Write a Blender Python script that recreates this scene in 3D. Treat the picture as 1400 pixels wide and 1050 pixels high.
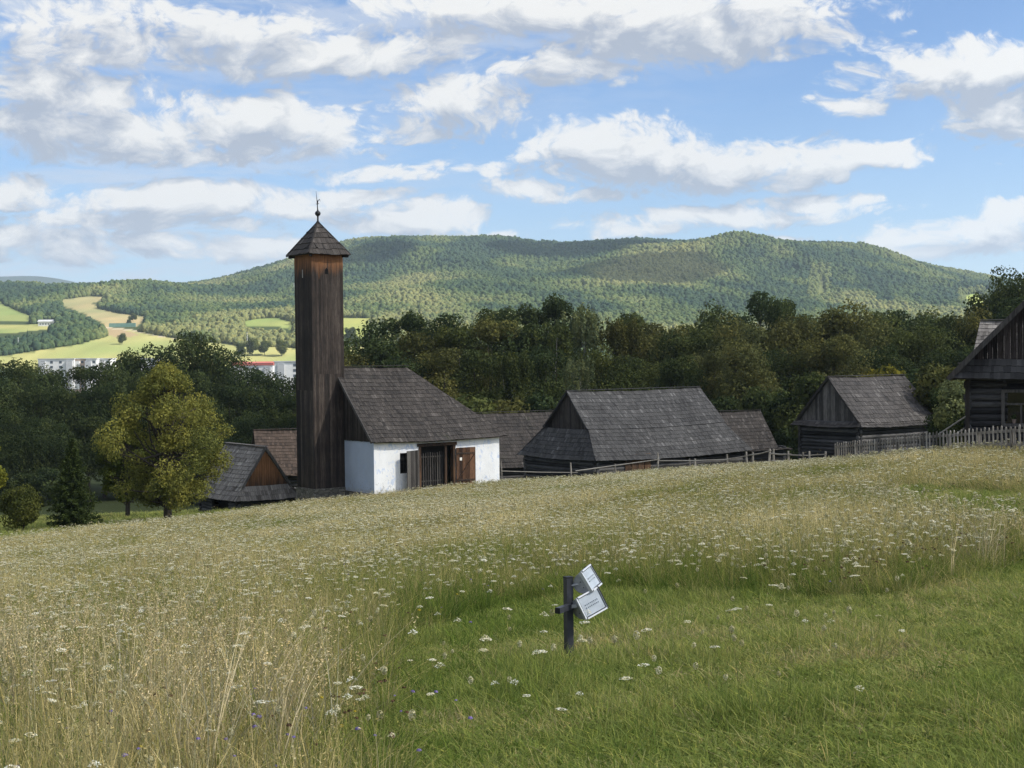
import bpy, bmesh, math, random
import numpy as np
from mathutils import Vector, Matrix

# ------------------------------------------------------------------ scene, camera, world, sun
for o in list(bpy.data.objects):
    bpy.data.objects.remove(o)
scene = bpy.context.scene
COL = scene.collection
F, CX, CY = 1942.0, 700.0, 525.0            # focal length in pixels of the 1400 px wide photograph
PITCH, ROLL, EYE = math.atan(40 / 1942), 0.011, 1.6
SUN_AZ, SUN_EL = math.radians(104), math.radians(41)

r0 = np.array([1.0, 0, 0]); f0 = np.array([0, math.cos(PITCH), -math.sin(PITCH)])
u0 = np.array([0, math.sin(PITCH), math.cos(PITCH)])
RT = r0 * math.cos(ROLL) - u0 * math.sin(ROLL)
UP = u0 * math.cos(ROLL) + r0 * math.sin(ROLL)
CAMP = np.array([0, 0, EYE])

def W(px, py, D):
    """world point seen at a pixel at forward distance D"""
    d = f0 + (px - CX) / F * RT + (CY - py) / F * UP
    return CAMP + d / d[1] * D

def proj(P):
    P = np.asarray(P, float) - CAMP
    z = P @ f0
    z = np.where(np.abs(z) < 1e-6, 1e-6, z)
    return CX + F * (P @ RT) / z, CY - F * (P @ UP) / z

cam_d = bpy.data.cameras.new('camera')
cam = bpy.data.objects.new('camera', cam_d); COL.objects.link(cam)
cam_d.sensor_width = 36; cam_d.lens = 36 * F / 1400
cam_d.clip_start = 0.1; cam_d.clip_end = 30000
cam.matrix_world = Matrix(((RT[0], UP[0], -f0[0], 0), (RT[1], UP[1], -f0[1], 0), (RT[2], UP[2], -f0[2], EYE), (0, 0, 0, 1)))
scene.camera = cam

scene.view_settings.view_transform = 'Standard'
scene.view_settings.look = 'None'
scene.view_settings.exposure = 1.32
scene.view_settings.gamma = 1
scene.view_settings.use_curve_mapping = False
cy = scene.cycles
cy.max_bounces = 6; cy.diffuse_bounces = 3; cy.glossy_bounces = 2; cy.transmission_bounces = 2
cy.transparent_max_bounces = 12; cy.volume_bounces = 0
cy.use_denoising = True; cy.denoising_prefilter = 'NONE'
cy.sample_clamp_indirect = 4

SUNV = np.array([math.sin(SUN_AZ) * math.cos(SUN_EL), math.cos(SUN_AZ) * math.cos(SUN_EL), math.sin(SUN_EL)])
sun_d = bpy.data.lights.new('sun', 'SUN'); sun = bpy.data.objects.new('sun', sun_d); COL.objects.link(sun)
sun_d.energy = 3.4; sun_d.angle = math.radians(0.53); sun_d.color = (1.0, 0.94, 0.84)
sun.rotation_euler = Vector(-SUNV).to_track_quat('-Z', 'Y').to_euler()

# ---- node helper
def nd(nt, typ, *ins, **kw):
    n = nt.nodes.new(typ)
    for k, v in kw.items():
        setattr(n, k, v)
    for i, v in enumerate(ins):
        if v is None: continue
        if isinstance(v, bpy.types.NodeSocket): nt.links.new(v, n.inputs[i])
        else: n.inputs[i].default_value = v
    return n
def mth(nt, op, a, b=None, c=None, clamp=False):
    return nd(nt, 'ShaderNodeMath', a, b, c, operation=op, use_clamp=clamp).outputs[0]
def vmth(nt, op, a, b=None):
    n = nd(nt, 'ShaderNodeVectorMath', a, b, operation=op)
    return n.outputs[1] if op in ('DOT_PRODUCT', 'LENGTH') else n.outputs[0]
def mapr(nt, v, a, b, c=0.0, d=1.0, smooth=False):
    n = nt.nodes.new('ShaderNodeMapRange'); n.clamp = True
    if smooth: n.interpolation_type = 'SMOOTHSTEP'
    nt.links.new(v, n.inputs[0])
    for i, x in enumerate((a, b, c, d)): n.inputs[i + 1].default_value = x
    return n.outputs[0]
def mixc(nt, f, a, b, blend='MIX'):
    n = nt.nodes.new('ShaderNodeMix'); n.data_type = 'RGBA'; n.blend_type = blend
    for s, v in ((n.inputs[0], f), (n.inputs[6], a), (n.inputs[7], b)):
        if isinstance(v, bpy.types.NodeSocket): nt.links.new(v, s)
        else: s.default_value = (*v, 1) if isinstance(v, tuple) and len(v) == 3 else v
    return n.outputs[2]
def noise(nt, vec, scale, detail=4, rough=0.55, dist=0.0, dim='3D'):
    n = nt.nodes.new('ShaderNodeTexNoise'); n.noise_dimensions = dim
    nt.links.new(vec, n.inputs['Vector'])
    n.inputs['Scale'].default_value = scale; n.inputs['Detail'].default_value = detail
    n.inputs['Roughness'].default_value = rough; n.inputs['Distortion'].default_value = dist
    return n.outputs[0]
def mapping(nt, vec, sc):
    return vmth(nt, 'MULTIPLY', vec, sc)

# ---- world: Nishita sky with cumulus clouds by direction
world = bpy.data.worlds.new('World'); scene.world = world; world.use_nodes = True
wt = world.node_tree; wt.nodes.clear()
def azel(px, py):
    d = f0 + (px - CX) / F * RT + (CY - py) / F * UP
    d = d / np.linalg.norm(d)
    return math.atan2(d[0], d[1]), math.asin(d[2])
CLOUDS = [  # px, py, half width, half height, strength
    (230, 40, 260, 42, .75), (420, 72, 260, 34, .85), (120, 75, 170, 22, .6), (560, 60, 110, 24, .6),
    (70, 130, 130, 48, 1.0), (130, 178, 180, 40, 1.0), (360, 168, 150, 47, 1.1), (250, 205, 260, 18, .7),
    (850, 18, 340, 40, 1.1), (950, 55, 230, 34, 1.1), (600, 10, 120, 18, .7),
    (770, 100, 95, 24, 1.0), (625, 132, 110, 27, .8), (560, 165, 150, 20, .45),
    (850, 205, 150, 45, 1.1), (960, 225, 190, 40, 1.0), (1150, 218, 110, 24, 1.0),
    (760, 262, 110, 16, .8), (1310, 95, 160, 42, 1.1), (1390, 150, 110, 50, 1.0), (1148, 146, 40, 17, .75),
    (1000, 292, 190, 18, .8), (1110, 273, 100, 14, .9), (880, 305, 120, 14, .5), (560, 300, 130, 24, 1.0), (480, 268, 70, 16, .8),
    (20, 258, 60, 26, 1.0), (250, 270, 150, 26, .95), (180, 300, 220, 20, .8), (420, 285, 120, 20, .8),
    (120, 335, 240, 26, .8), (330, 345, 130, 20, .7), (30, 315, 90, 18, .7), (580, 235, 160, 14, .5),
    (1330, 325, 130, 26, .95), (1390, 295, 70, 18, 1.0), (1090, 322, 46, 7, .9), (640, 322, 90, 9, .8), (1280, 345, 90, 14, .6),
]
def cloud_group():
    g = bpy.data.node_groups.new('cloud_density', 'ShaderNodeTree')
    g.interface.new_socket('azel', in_out='INPUT', socket_type='NodeSocketVector')
    g.interface.new_socket('density', in_out='OUTPUT', socket_type='NodeSocketFloat')
    gi = g.nodes.new('NodeGroupInput'); go = g.nodes.new('NodeGroupOutput')
    ae = gi.outputs[0]
    p = ae
    cur = None
    for (px, py, a, b, s) in CLOUDS:
        az, el = azel(px, py)
        q = vmth(g, 'MULTIPLY', vmth(g, 'SUBTRACT', p, (az, el, 0)), (F / a, F / b, 0))
        d2 = vmth(g, 'DOT_PRODUCT', q, q)
        m = mth(g, 'MULTIPLY_ADD', d2, -1.0 * s, s)            # s*(1-.75 r^2)
        cur = m if cur is None else mth(g, 'SMOOTH_MAX', cur, m, 0.25)
    # away from the framed part the cover comes from noise alone
    sep = nd(g, 'ShaderNodeSeparateXYZ', ae)
    far1 = mapr(g, mth(g, 'ABSOLUTE', sep.outputs[0]), .40, .55)
    far2 = mapr(g, sep.outputs[1], .27, .40)
    far = mth(g, 'MAXIMUM', far1, far2)
    big = noise(g, mapping(g, ae, (2.2, 4.0, 1)), 1.0, 2, .5)
    bg = mth(g, 'MULTIPLY_ADD', big, 4.2, -1.85)
    cur = mth(g, 'MAXIMUM', cur, -0.9)
    base = mth(g, 'ADD', mth(g, 'MULTIPLY', cur, mth(g, 'SUBTRACT', 1.0, far)), mth(g, 'MULTIPLY', bg, far))
    n1 = noise(g, mapping(g, ae, (36, 56, 1)), 1.0, 5, .60, .12)
    d = mth(g, 'MULTIPLY_ADD', mth(g, 'SUBTRACT', n1, .5), 3.2, mth(g, 'MULTIPLY', base, 1.0))
    g.links.new(d, go.inputs[0])
    return g
cg = cloud_group()
tc = wt.nodes.new('ShaderNodeTexCoord')
sx = nd(wt, 'ShaderNodeSeparateXYZ', tc.outputs['Generated'])
az_ = mth(wt, 'ARCTAN2', sx.outputs[0], sx.outputs[1])
el_ = mth(wt, 'ARCSINE', sx.outputs[2])
ae = nd(wt, 'ShaderNodeCombineXYZ', az_, el_, 0.0).outputs[0]
wn = wt.nodes.new('ShaderNodeTexNoise'); wt.links.new(mapping(wt, ae, (9, 20, 1)), wn.inputs['Vector'])
wn.inputs['Scale'].default_value = 1.0; wn.inputs['Detail'].default_value = 3
ae = vmth(wt, 'ADD', ae, vmth(wt, 'MULTIPLY', vmth(wt, 'SUBTRACT', wn.outputs[1], (.5, .5, .5)), (.085, .030, 0)))
def cden(vec):
    n = wt.nodes.new('ShaderNodeGroup'); n.node_tree = cg; wt.links.new(vec, n.inputs[0]); return n.outputs[0]
d0 = cden(ae)
d1 = cden(vmth(wt, 'ADD', ae, (.006, .0125, 0)))
d2 = cden(vmth(wt, 'ADD', ae, (.007, .019, 0)))
lit = mth(wt, 'SUBTRACT', d0, d1)
bil = mth(wt, 'ABSOLUTE', mth(wt, 'MULTIPLY_ADD', noise(wt, mapping(wt, ae, (74, 100, 1)), 1.0, 5, .55, .1), 2.0, -1.0))
n2 = mth(wt, 'SUBTRACT', mth(wt, 'MULTIPLY', bil, 1.5), .27)
d0 = mth(wt, 'MULTIPLY_ADD', n2, .85, d0)
lit = mth(wt, 'MULTIPLY_ADD', n2, .42, lit)
alpha = mapr(wt, d0, -.30, .55, 0, 1, True)
thick = mapr(wt, d0, .1, 1.3)
over = mapr(wt, d2, -.35, 1.0)                      # how much cloud lies between here and the light
shade = mth(wt, 'MULTIPLY_ADD', lit, .62, mth(wt, 'MULTIPLY_ADD', over, -.72, .84))
shade = mth(wt, 'MAXIMUM', mth(wt, 'MINIMUM', shade, 1.0), 0.0)
ccol = mixc(wt, shade, (.175, .193, .226), (.385, .378, .362))
# extra brightness added to unseen cumulus near the sun, filling the shaded foreground
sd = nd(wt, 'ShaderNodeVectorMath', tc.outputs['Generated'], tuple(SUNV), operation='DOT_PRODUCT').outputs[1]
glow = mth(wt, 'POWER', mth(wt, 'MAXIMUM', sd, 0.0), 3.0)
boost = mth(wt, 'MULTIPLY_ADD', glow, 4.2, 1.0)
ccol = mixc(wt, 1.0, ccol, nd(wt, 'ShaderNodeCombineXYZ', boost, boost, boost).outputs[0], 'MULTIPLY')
sky = wt.nodes.new('ShaderNodeTexSky'); sky.sky_type = 'NISHITA'; sky.sun_disc = False
sky.sun_elevation = SUN_EL; sky.sun_rotation = SUN_AZ
sky.altitude = 300; sky.air_density = 1.0; sky.dust_density = 0.35; sky.ozone_density = 2.4
SKY_S = 0.050
skyc = mixc(wt, 1.0, sky.outputs[0], (.80 * SKY_S, .97 * SKY_S, 1.20 * SKY_S), 'MULTIPLY')
# horizon: thin white veil between the clouds
veil = mth(wt, 'MULTIPLY', mapr(wt, el_, .20, -.02, 0, .16), 1.0)
skyc = mixc(wt, veil, skyc, (.33, .35, .38))
# thin broken layer low on the left and across the top
hz_n = noise(wt, mapping(wt, ae, (11, 58, 1)), 1.0, 7, .62, .2)
hz_m = mth(wt, 'MAXIMUM', mth(wt, 'MULTIPLY', mapr(wt, az_, .06, -.25, 0, 1, True), mapr(wt, el_, .20, .08, .25, 1)), mth(wt, 'MULTIPLY', mapr(wt, el_, .14, .24, 0, .8), mapr(wt, az_, .22, .0)))
thin = mth(wt, 'MULTIPLY', mapr(wt, hz_n, .37, .62, 0, .85, True), hz_m)
skyc = mixc(wt, thin, skyc, (.265, .285, .32))
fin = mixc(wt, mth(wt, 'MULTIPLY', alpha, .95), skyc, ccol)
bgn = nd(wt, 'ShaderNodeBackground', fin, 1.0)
wo = nd(wt, 'ShaderNodeOutputWorld', bgn.outputs[0])
world.cycles.sampling_method = 'MANUAL'; world.cycles.sample_map_resolution = 512

# ------------------------------------------------------------------ general helpers
rnd = random.Random(7)
def tag(o, label=None, cat=None, group=None, kind=None):
    if label: o['label'] = label
    if cat: o['category'] = cat
    if group: o['group'] = group
    if kind: o['kind'] = kind
    return o
def thing(name, label, cat, loc=(0, 0, 0), rz=0.0, group=None):
    o = bpy.data.objects.new(name, None); COL.objects.link(o)
    o.empty_display_size = .3
    o.location = tuple(float(v) for v in loc); o.rotation_euler = (0, 0, rz)
    return tag(o, label, cat, group)
def link(name, me, mat=None, parent=None):
    o = bpy.data.objects.new(name, me); COL.objects.link(o)
    if mat is not None: me.materials.clear(); me.materials.append(mat)
    if parent is not None: o.parent = parent
    return o
def np_mesh(name, V, Fq, tint=None, smooth=False, extra=None):
    """V (N,3), Fq (M,k) face index array; tint per face"""
    me = bpy.data.meshes.new(name)
    V = np.asarray(V, np.float32); Fq = np.asarray(Fq, np.int32)
    me.vertices.add(len(V)); me.vertices.foreach_set('co', V.ravel())
    if len(Fq):
        k = Fq.shape[1]
        me.loops.add(Fq.size); me.loops.foreach_set('vertex_index', Fq.ravel())
        me.polygons.add(len(Fq)); me.polygons.foreach_set('loop_start', np.arange(0, Fq.size, k, dtype=np.int32))
        if smooth: me.polygons.foreach_set('use_smooth', np.ones(len(Fq), bool))
    if tint is not None:
        a = me.attributes.new('tint', 'FLOAT', 'FACE'); a.data.foreach_set('value', np.asarray(tint, np.float32))
    if extra:
        for nm, (ty, dom, arr) in extra.items():
            a = me.attributes.new(nm, ty, dom)
            key = {'FLOAT': 'value', 'INT': 'value', 'FLOAT_VECTOR': 'vector', 'FLOAT_COLOR': 'color'}[ty]
            a.data.foreach_set(key, np.asarray(arr).ravel())
    me.update(calc_edges=True); me.validate()
    return me

class MB:
    """collects shapes into one mesh"""
    def __init__(s): s.v = []; s.f = []; s.t = []
    def poly(s, pts, t=.5):
        i = len(s.v); s.v += [tuple(map(float, p)) for p in pts]; s.f.append(tuple(range(i, i + len(pts)))); s.t.append(t)
    def hexa(s, b, t_, t=.5):
        """b: 4 bottom pts ccw from above, t_: 4 top pts"""
        i = len(s.v); s.v += [tuple(map(float, p)) for p in list(b) + list(t_)]
        for q in ((3, 2, 1, 0), (4, 5, 6, 7), (0, 1, 5, 4), (1, 2, 6, 5), (2, 3, 7, 6), (3, 0, 4, 7)):
            s.f.append(tuple(i + k for k in q)); s.t.append(t)
    def box(s, x0, x1, y0, y1, z0, z1, t=.5):
        s.hexa([(x0, y0, z0), (x1, y0, z0), (x1, y1, z0), (x0, y1, z0)], [(x0, y0, z1), (x1, y0, z1), (x1, y1, z1), (x0, y1, z1)], t)
    def obox(s, c, ax, ay, az, t=.5):
        """oriented box: centre and three half-axis vectors"""
        c, ax, ay, az = (np.array(q, float) for q in (c, ax, ay, az))
        s.hexa([c - ax - ay - az, c + ax - ay - az, c + ax + ay - az, c - ax + ay - az],
               [c - ax - ay + az, c + ax - ay + az, c + ax + ay + az, c - ax + ay + az], t)
    def bar(s, p, q, w, h=None, t=.5, up=(0, 0, 1)):
        p, q = np.array(p, float), np.array(q, float); d = q - p; L = np.linalg.norm(d); d /= L
        upv = np.array(up, float)
        if abs(d @ upv) > .95: upv = np.array((0, 1.0, 0))
        sdv = np.cross(d, upv); sdv /= np.linalg.norm(sdv); u2 = np.cross(sdv, d)
        s.obox((p + q) / 2, d * L / 2, sdv * w / 2, u2 * (h or w) / 2, t)
    def tube(s, pts, rad, seg=8, t=.5, cap=True):
        pts = [np.array(p, float) for p in pts]; n = len(pts)
        i0 = len(s.v); ref = None
        for k in range(n):
            d = pts[min(k + 1, n - 1)] - pts[max(k - 1, 0)]; d = d / (np.linalg.norm(d) + 1e-9)
            if ref is None: ref = np.array((1.0, 0, 0)) if abs(d[0]) < .9 else np.array((0, 1.0, 0))
            a = np.cross(d, ref); a /= np.linalg.norm(a) + 1e-9; b = np.cross(d, a); ref = -np.cross(d, a) if False else ref
            r = rad[k] if hasattr(rad, '__len__') else rad
            for j in range(seg):
                an = 2 * math.pi * j / seg
                s.v.append(tuple(pts[k] + r * (math.cos(an) * a + math.sin(an) * b)))
        for k in range(n - 1):
            for j in range(seg):
                a_, b_ = i0 + k * seg + j, i0 + k * seg + (j + 1) % seg
                s.f.append((a_, b_, b_ + seg, a_ + seg)); s.t.append(t)
        if cap:
            s.f.append(tuple(i0 + j for j in reversed(range(seg)))); s.t.append(t)
            s.f.append(tuple(i0 + (n - 1) * seg + j for j in range(seg))); s.t.append(t)
    def lathe(s, prof, c=(0, 0, 0), seg=16, t=.5):
        s.tube([(c[0], c[1], c[2] + z) for r, z in prof], [r for r, z in prof], seg, t)
    def build(s, name, mat, parent=None, smooth=False):
        me = bpy.data.meshes.new(name); me.from_pydata(s.v, [], s.f)
        a = me.attributes.new('tint', 'FLOAT', 'FACE'); a.data.foreach_set('value', np.array(s.t, np.float32))
        if smooth: me.polygons.foreach_set('use_smooth', [True] * len(me.polygons))
        me.update()
        return link(name, me, mat, parent)

def new_mat(name):
    m = bpy.data.materials.new(name); m.use_nodes = True
    nt = m.node_tree; nt.nodes.clear()
    out = nt.nodes.new('ShaderNodeOutputMaterial')
    b = nt.nodes.new('ShaderNodeBsdfPrincipled'); b.inputs['Roughness'].default_value = .85
    b.inputs['Specular IOR Level'].default_value = .25
    nt.links.new(b.outputs[0], out.inputs[0])
    return m, nt, b, out
def attr(nt, name, typ='GEOMETRY'):
    a = nt.nodes.new('ShaderNodeAttribute'); a.attribute_name = name; a.attribute_type = typ; return a
def objco(nt):
    return nt.nodes.new('ShaderNodeTexCoord').outputs['Object']
def setc(nt, b, col): nt.links.new(col, b.inputs['Base Color'])
def bump(nt, b, h, dist=.01, st=.6):
    n = nt.nodes.new('ShaderNodeBump'); n.inputs['Strength'].default_value = st; n.inputs['Distance'].default_value = dist
    nt.links.new(h, n.inputs['Height']); nt.links.new(n.outputs[0], b.inputs['Normal'])

def wood_mat(name, dark, mid, light, axis='z', sc=1.0, warm=None, warm_z=None, patch=.35):
    m, nt, b, _ = new_mat(name)
    co = objco(nt); st = {'z': (9, 9, .55), 'x': (.55, 9, 9), 'y': (9, .55, 9), 'v': (3, 3, 3)}[axis]
    v = mapping(nt, co, tuple(k * sc for k in st))
    g = noise(nt, v, 1.6, 7, .65, .4); big = noise(nt, co, .55, 4, .6)
    fine = noise(nt, v, 6, 4, .6)
    t = attr(nt, 'tint').outputs['Fac']
    k = mth(nt, 'ADD', mth(nt, 'MULTIPLY_ADD', mth(nt, 'SUBTRACT', t, .5), .75, g), mth(nt, 'MULTIPLY', mth(nt, 'SUBTRACT', big, .5), patch * 2))
    c = mixc(nt, mapr(nt, k, .2, .55), dark, mid)
    c = mixc(nt, mapr(nt, k, .52, .85), c, light)
    c = mixc(nt, mapr(nt, fine, .55, .36, 0, .55), c, tuple(q * .45 for q in dark))
    if warm:      # unweathered brown where eaves keep the rain off
        zz = nd(nt, 'ShaderNodeSeparateXYZ', co).outputs[2]
        dn = noise(nt, mapping(nt, co, (5, 5, .5)), 1.0, 4, .6)
        f = mapr(nt, mth(nt, 'ADD', zz, mth(nt, 'MULTIPLY', mth(nt, 'SUBTRACT', dn, .5), 2.2 * warm_z[2])), warm_z[0], warm_z[1], 0, 1)
        wc = mixc(nt, mapr(nt, g, .3, .75), tuple(q * .35 for q in warm), warm)
        c = mixc(nt, mth(nt, 'MULTIPLY', f, .9), c, wc)
    setc(nt, b, c); bump(nt, b, mth(nt, 'MULTIPLY_ADD', fine, .5, g), .012, .55)
    return m

def shingle_mat(name, dark, mid, light, moss=0.0):
    m, nt, b, _ = new_mat(name)
    co = objco(nt); t = attr(nt, 'tint').outputs['Fac']
    big = noise(nt, co, .5, 4, .6); fine = noise(nt, mapping(nt, co, (14, 14, 5)), 1.5, 5, .65)
    k = mth(nt, 'ADD', mth(nt, 'MULTIPLY_ADD', t, .8, mth(nt, 'MULTIPLY', fine, .5)), mth(nt, 'MULTIPLY', mth(nt, 'SUBTRACT', big, .5), .55))
    c = mixc(nt, mapr(nt, k, .25, .75), dark, mid)
    c = mixc(nt, mapr(nt, k, .85, 1.12), c, light)
    if moss:
        mo = noise(nt, co, 1.1, 6, .7)
        c = mixc(nt, mapr(nt, mo, .60, .78, 0, moss), c, (.045, .055, .022))
    setc(nt, b, c); bump(nt, b, fine, .01, .5); b.inputs['Roughness'].default_value = .8
    return m

def flat_mat(name, col, rough=.6, metal=0.0, var=.15, vs=6.0, spec=.3):
    m, nt, b, _ = new_mat(name)
    n = noise(nt, objco(nt), vs, 5, .6)
    c = mixc(nt, mapr(nt, n, .3, .7), tuple(q * (1 - var) for q in col), tuple(min(1, q * (1 + var)) for q in col))
    setc(nt, b, c); b.inputs['Roughness'].default_value = rough; b.inputs['Metallic'].default_value = metal
    b.inputs['Specular IOR Level'].default_value = spec
    return m

# value noise on arrays
def vnoise(x, y, seed=0):
    x = np.asarray(x, float); y = np.asarray(y, float)
    xi = np.floor(x).astype(np.int64); yi = np.floor(y).astype(np.int64); fx = x - xi; fy = y - yi
    fx = fx * fx * (3 - 2 * fx); fy = fy * fy * (3 - 2 * fy)
    def h(a, b):
        n = (a * 374761393 + b * 668265263 + seed * 974634541) & 0xffffffff
        n = ((n ^ (n >> 13)) * 1274126177) & 0xffffffff
        return ((n ^ (n >> 16)) & 0xffff) / 65535.0
    return (h(xi, yi) * (1 - fx) + h(xi + 1, yi) * fx) * (1 - fy) + (h(xi, yi + 1) * (1 - fx) + h(xi + 1, yi + 1) * fx) * fy
def fbm(x, y, seed=0, oct=4):
    s = 0; a = .5; q = 0
    for k in range(oct):
        s = s + a * vnoise(x * 2 ** k, y * 2 ** k, seed + k); q += a; a *= .5
    return s / q
def inpoly(px, py, poly):
    px = np.asarray(px); py = np.asarray(py); ins = np.zeros(px.shape, bool); n = len(poly)
    for i in range(n):
        x1, y1 = poly[i]; x2, y2 = poly[(i + 1) % n]
        if y1 == y2: continue
        c = ((y1 > py) != (y2 > py)) & (px < (x2 - x1) * (py - y1) / (y2 - y1) + x1)
        ins ^= c
    return ins
# ------------------------------------------------------------------ terrain
COLS = np.array([-300, 0, 60, 120, 200, 300, 400, 480, 560, 620, 700, 760, 830, 880, 940, 1010, 1060, 1130, 1200, 1260, 1310, 1370, 1450, 1700], float)
RIDGE = np.array([404, 405, 404, 402, 399, 391, 366, 343, 340, 341, 345, 351, 345, 341, 343, 335, 341, 347, 356, 368, 380, 393, 402, 408], float)
UC = (COLS - CX) / F
DN = np.array([0, 8.4, 13.3, 30, 50, 70, 85, 95, 120, 150, 220, 350, 600, 850], float)
ZC = np.array([0, -.86, -1.31, -2.75, -4.10, -5.45, -6.48, -7.15, -10.0, -13.4, -17, -22, -23, -19], float)
CR = np.array([.05, .055, .065, .092, .130, .100, .085, .085, .08, .05, .03, 0, 0, 0], float)
CN = np.array([.05, .055, .06, .072, .082, .082, .078, .085, .08, .05, .03, 0, 0, 0], float)
DF = np.array([1000, 1200, 1400, 1650, 1950, 2300, 2700, 3000, 3500, 4600, 7000, 8000, 9500, 14000], float)
def hz(px): return 485 - (px - CX) * ROLL
ZF = np.zeros((len(DF), len(COLS)))
for j, px in enumerate(COLS):
    left = px < 260
    R = RIDGE[j]
    fr = {1000: None, 1200: 472, 1400: 450, 1650: 430}
    for i, D in enumerate(DF):
        if D == 1000: z = -16
        elif D in (1200, 1400, 1650): z = W(px, fr[D], D)[2]
        elif D <= 3000:
            w = {1950: .27, 2300: .55, 2700: .84, 3000: 1.0}[D]
            if left: w = {1950: .62, 2300: 1.0, 2700: 1.0, 3000: .99}[D]
            z = W(px, 430 + (R - 430) * w, D)[2]
        elif D == 3500: z = W(px, R, 3000)[2] - 70
        elif D == 4600: z = 40
        elif D == 8000: z = W(px, np.interp(px, [-300, 0, 20, 60, 100, 135, 200], [379, 378, 376, 378, 383, 394, 416]), D)[2] if px < 260 else 60
        else: z = 20
        ZF[i, j] = z
DK = np.concatenate([DN, DF]); LK = np.log(DK + 25)
def hermite(xk, yk, x):
    """C1 cubic through (xk, yk[K,...]) at x"""
    h = np.diff(xk); s = np.diff(yk, axis=0) / h.reshape(-1, *([1] * (yk.ndim - 1)))
    m = np.zeros_like(yk); m[1:-1] = np.where(s[1:] * s[:-1] > 0, 2 * s[1:] * s[:-1] / (s[1:] + s[:-1] + 1e-12 * np.sign(s[1:] + s[:-1] + 1e-30)), 0); m[0] = s[0]; m[-1] = s[-1]
    i = np.clip(np.searchsorted(xk, x) - 1, 0, len(xk) - 2); hh = h[i]; t = (x - xk[i]) / hh
    sh = (-1,) + (1,) * (yk.ndim - 1); t = t.reshape(sh); hh = hh.reshape(sh)
    return (2 * t**3 - 3 * t**2 + 1) * yk[i] + (t**3 - 2 * t**2 + t) * hh * m[i] + (-2 * t**3 + 3 * t**2) * yk[i + 1] + (t**3 - t**2) * hh * m[i + 1]
LN = np.log(DN + 25); LF = np.log(np.concatenate([[850.0], DF]) + 25)
ZFt = np.vstack([np.full(len(COLS), -19.0), ZF])
def H(x, y):
    """ground height"""
    x = np.atleast_1d(np.asarray(x, float)); y = np.atleast_1d(np.asarray(y, float))
    sh = x.shape; x = x.ravel(); y = y.ravel()
    yc = np.maximum(y, 0); L = np.log(yc + 25)
    zc = hermite(LN, ZC, np.minimum(L, LN[-1])); c = np.where(x > 0, np.interp(np.minimum(yc, 850), DN, CR), np.interp(np.minimum(yc, 850), DN, CN))
    z = zc + c * 32 * np.tanh(x / 32)
    z = z + .38 * np.exp(-(((x + 7) / 9) ** 2 + ((y - 87) / 7) ** 2))
    z = z - np.where(y < 0, .10 * y, 0)
    nearn = (fbm(x / 9, y / 9, 3, 3) - .5) * .35 * np.clip((yc - 6) / 25, 0, 1)
    z = z + nearn
    far = yc > 850
    if far.any():
        xf, yf, Lf = x[far], yc[far], L[far]
        tab = hermite(LF, ZFt, np.minimum(Lf, LF[-1]))             # (n, cols)
        u = np.clip(xf / yf, UC[0], UC[-1])
        k = np.clip(np.searchsorted(UC, u) - 1, 0, len(UC) - 2); t = (u - UC[k]) / (UC[k + 1] - UC[k])
        n = np.arange(len(u)); s = (tab[:, 1:] - tab[:, :-1]) / np.diff(UC)
        m = np.zeros_like(tab); m[:, 1:-1] = (s[:, 1:] + s[:, :-1]) / 2; m[:, 0] = s[:, 0]; m[:, -1] = s[:, -1]
        hk = UC[k + 1] - UC[k]
        zz = (2*t**3-3*t**2+1)*tab[n, k] + (t**3-2*t**2+t)*hk*m[n, k] + (-2*t**3+3*t**2)*tab[n, k+1] + (t**3-t**2)*hk*m[n, k+1]
        amp = np.interp(yf, [1100, 1700, 2300, 2800, 3100, 4000, 7000], [0, 24, 72, 26, 4, 20, 0])
        fold = .75 * (fbm(xf / 400 + yf / 700, yf / 900, 11, 3) - .5) + .5 * (.5 - np.abs(2 * fbm(xf / 520 - yf / 800, yf / 1500, 15, 2) - 1))
        amp2 = amp * np.interp(xf / yf, [-.4, -.22, -.1], [.35, .5, 1])
        z[far] = zz + 2.2 * amp2 * fold
    return z.reshape(sh)
def h1(x, y): return float(H(x, y)[0])
def G(px, py, D0=5, D1=400):
    """first ground point under a pixel"""
    Ds = np.exp(np.linspace(math.log(D0), math.log(D1), 500)); P = np.array([W(px, py, d) for d in Ds])
    below = P[:, 2] < H(P[:, 0], P[:, 1])
    i = int(np.argmax(below)) if below.any() else len(Ds) - 1
    return P[i]

# image-space outlines of the mown places and fields, carried onto the ground
MOWN = [(545, 900), (585, 868), (640, 846), (700, 832), (770, 822), (850, 815), (930, 822), (1000, 818), (1080, 815), (1160, 822), (1240, 818),
        (1310, 800), (1420, 770), (1750, 760), (1750, 1200), (520, 1200), (545, 1060), (540, 1000), (525, 950)]
MOWN2 = [(1195, 676), (1240, 666), (1310, 672), (1420, 680), (1700, 690), (1700, 730), (1420, 728), (1330, 720), (1250, 702)]
FIELD_A = [(-200, 500), (-200, 486), (0, 487), (60, 478), (110, 470), (160, 456), (172, 449), (215, 458), (250, 464), (310, 470), (335, 474), (420, 476), (520, 474), (530, 505), (0, 505)]
FIELD_B = [(82, 410), (120, 405), (150, 406), (125, 415), (136, 422), (161, 428), (202, 433), (187, 446), (143, 447), (139, 441), (114, 429), (86, 418)]
FIELD_C = [(-200, 408), (0, 410), (8, 418), (46, 433), (38, 439), (-200, 442)]
FIELD_D = [(-200, 445), (0, 444), (70, 443), (76, 449), (20, 455), (-200, 459)]
FIELD_E = [(324, 441), (350, 436), (378, 434), (402, 441), (402, 451), (380, 447), (340, 446)]
FIELD_F = [(440, 434), (512, 435), (503, 452), (495, 464), (440, 463)]
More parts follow.
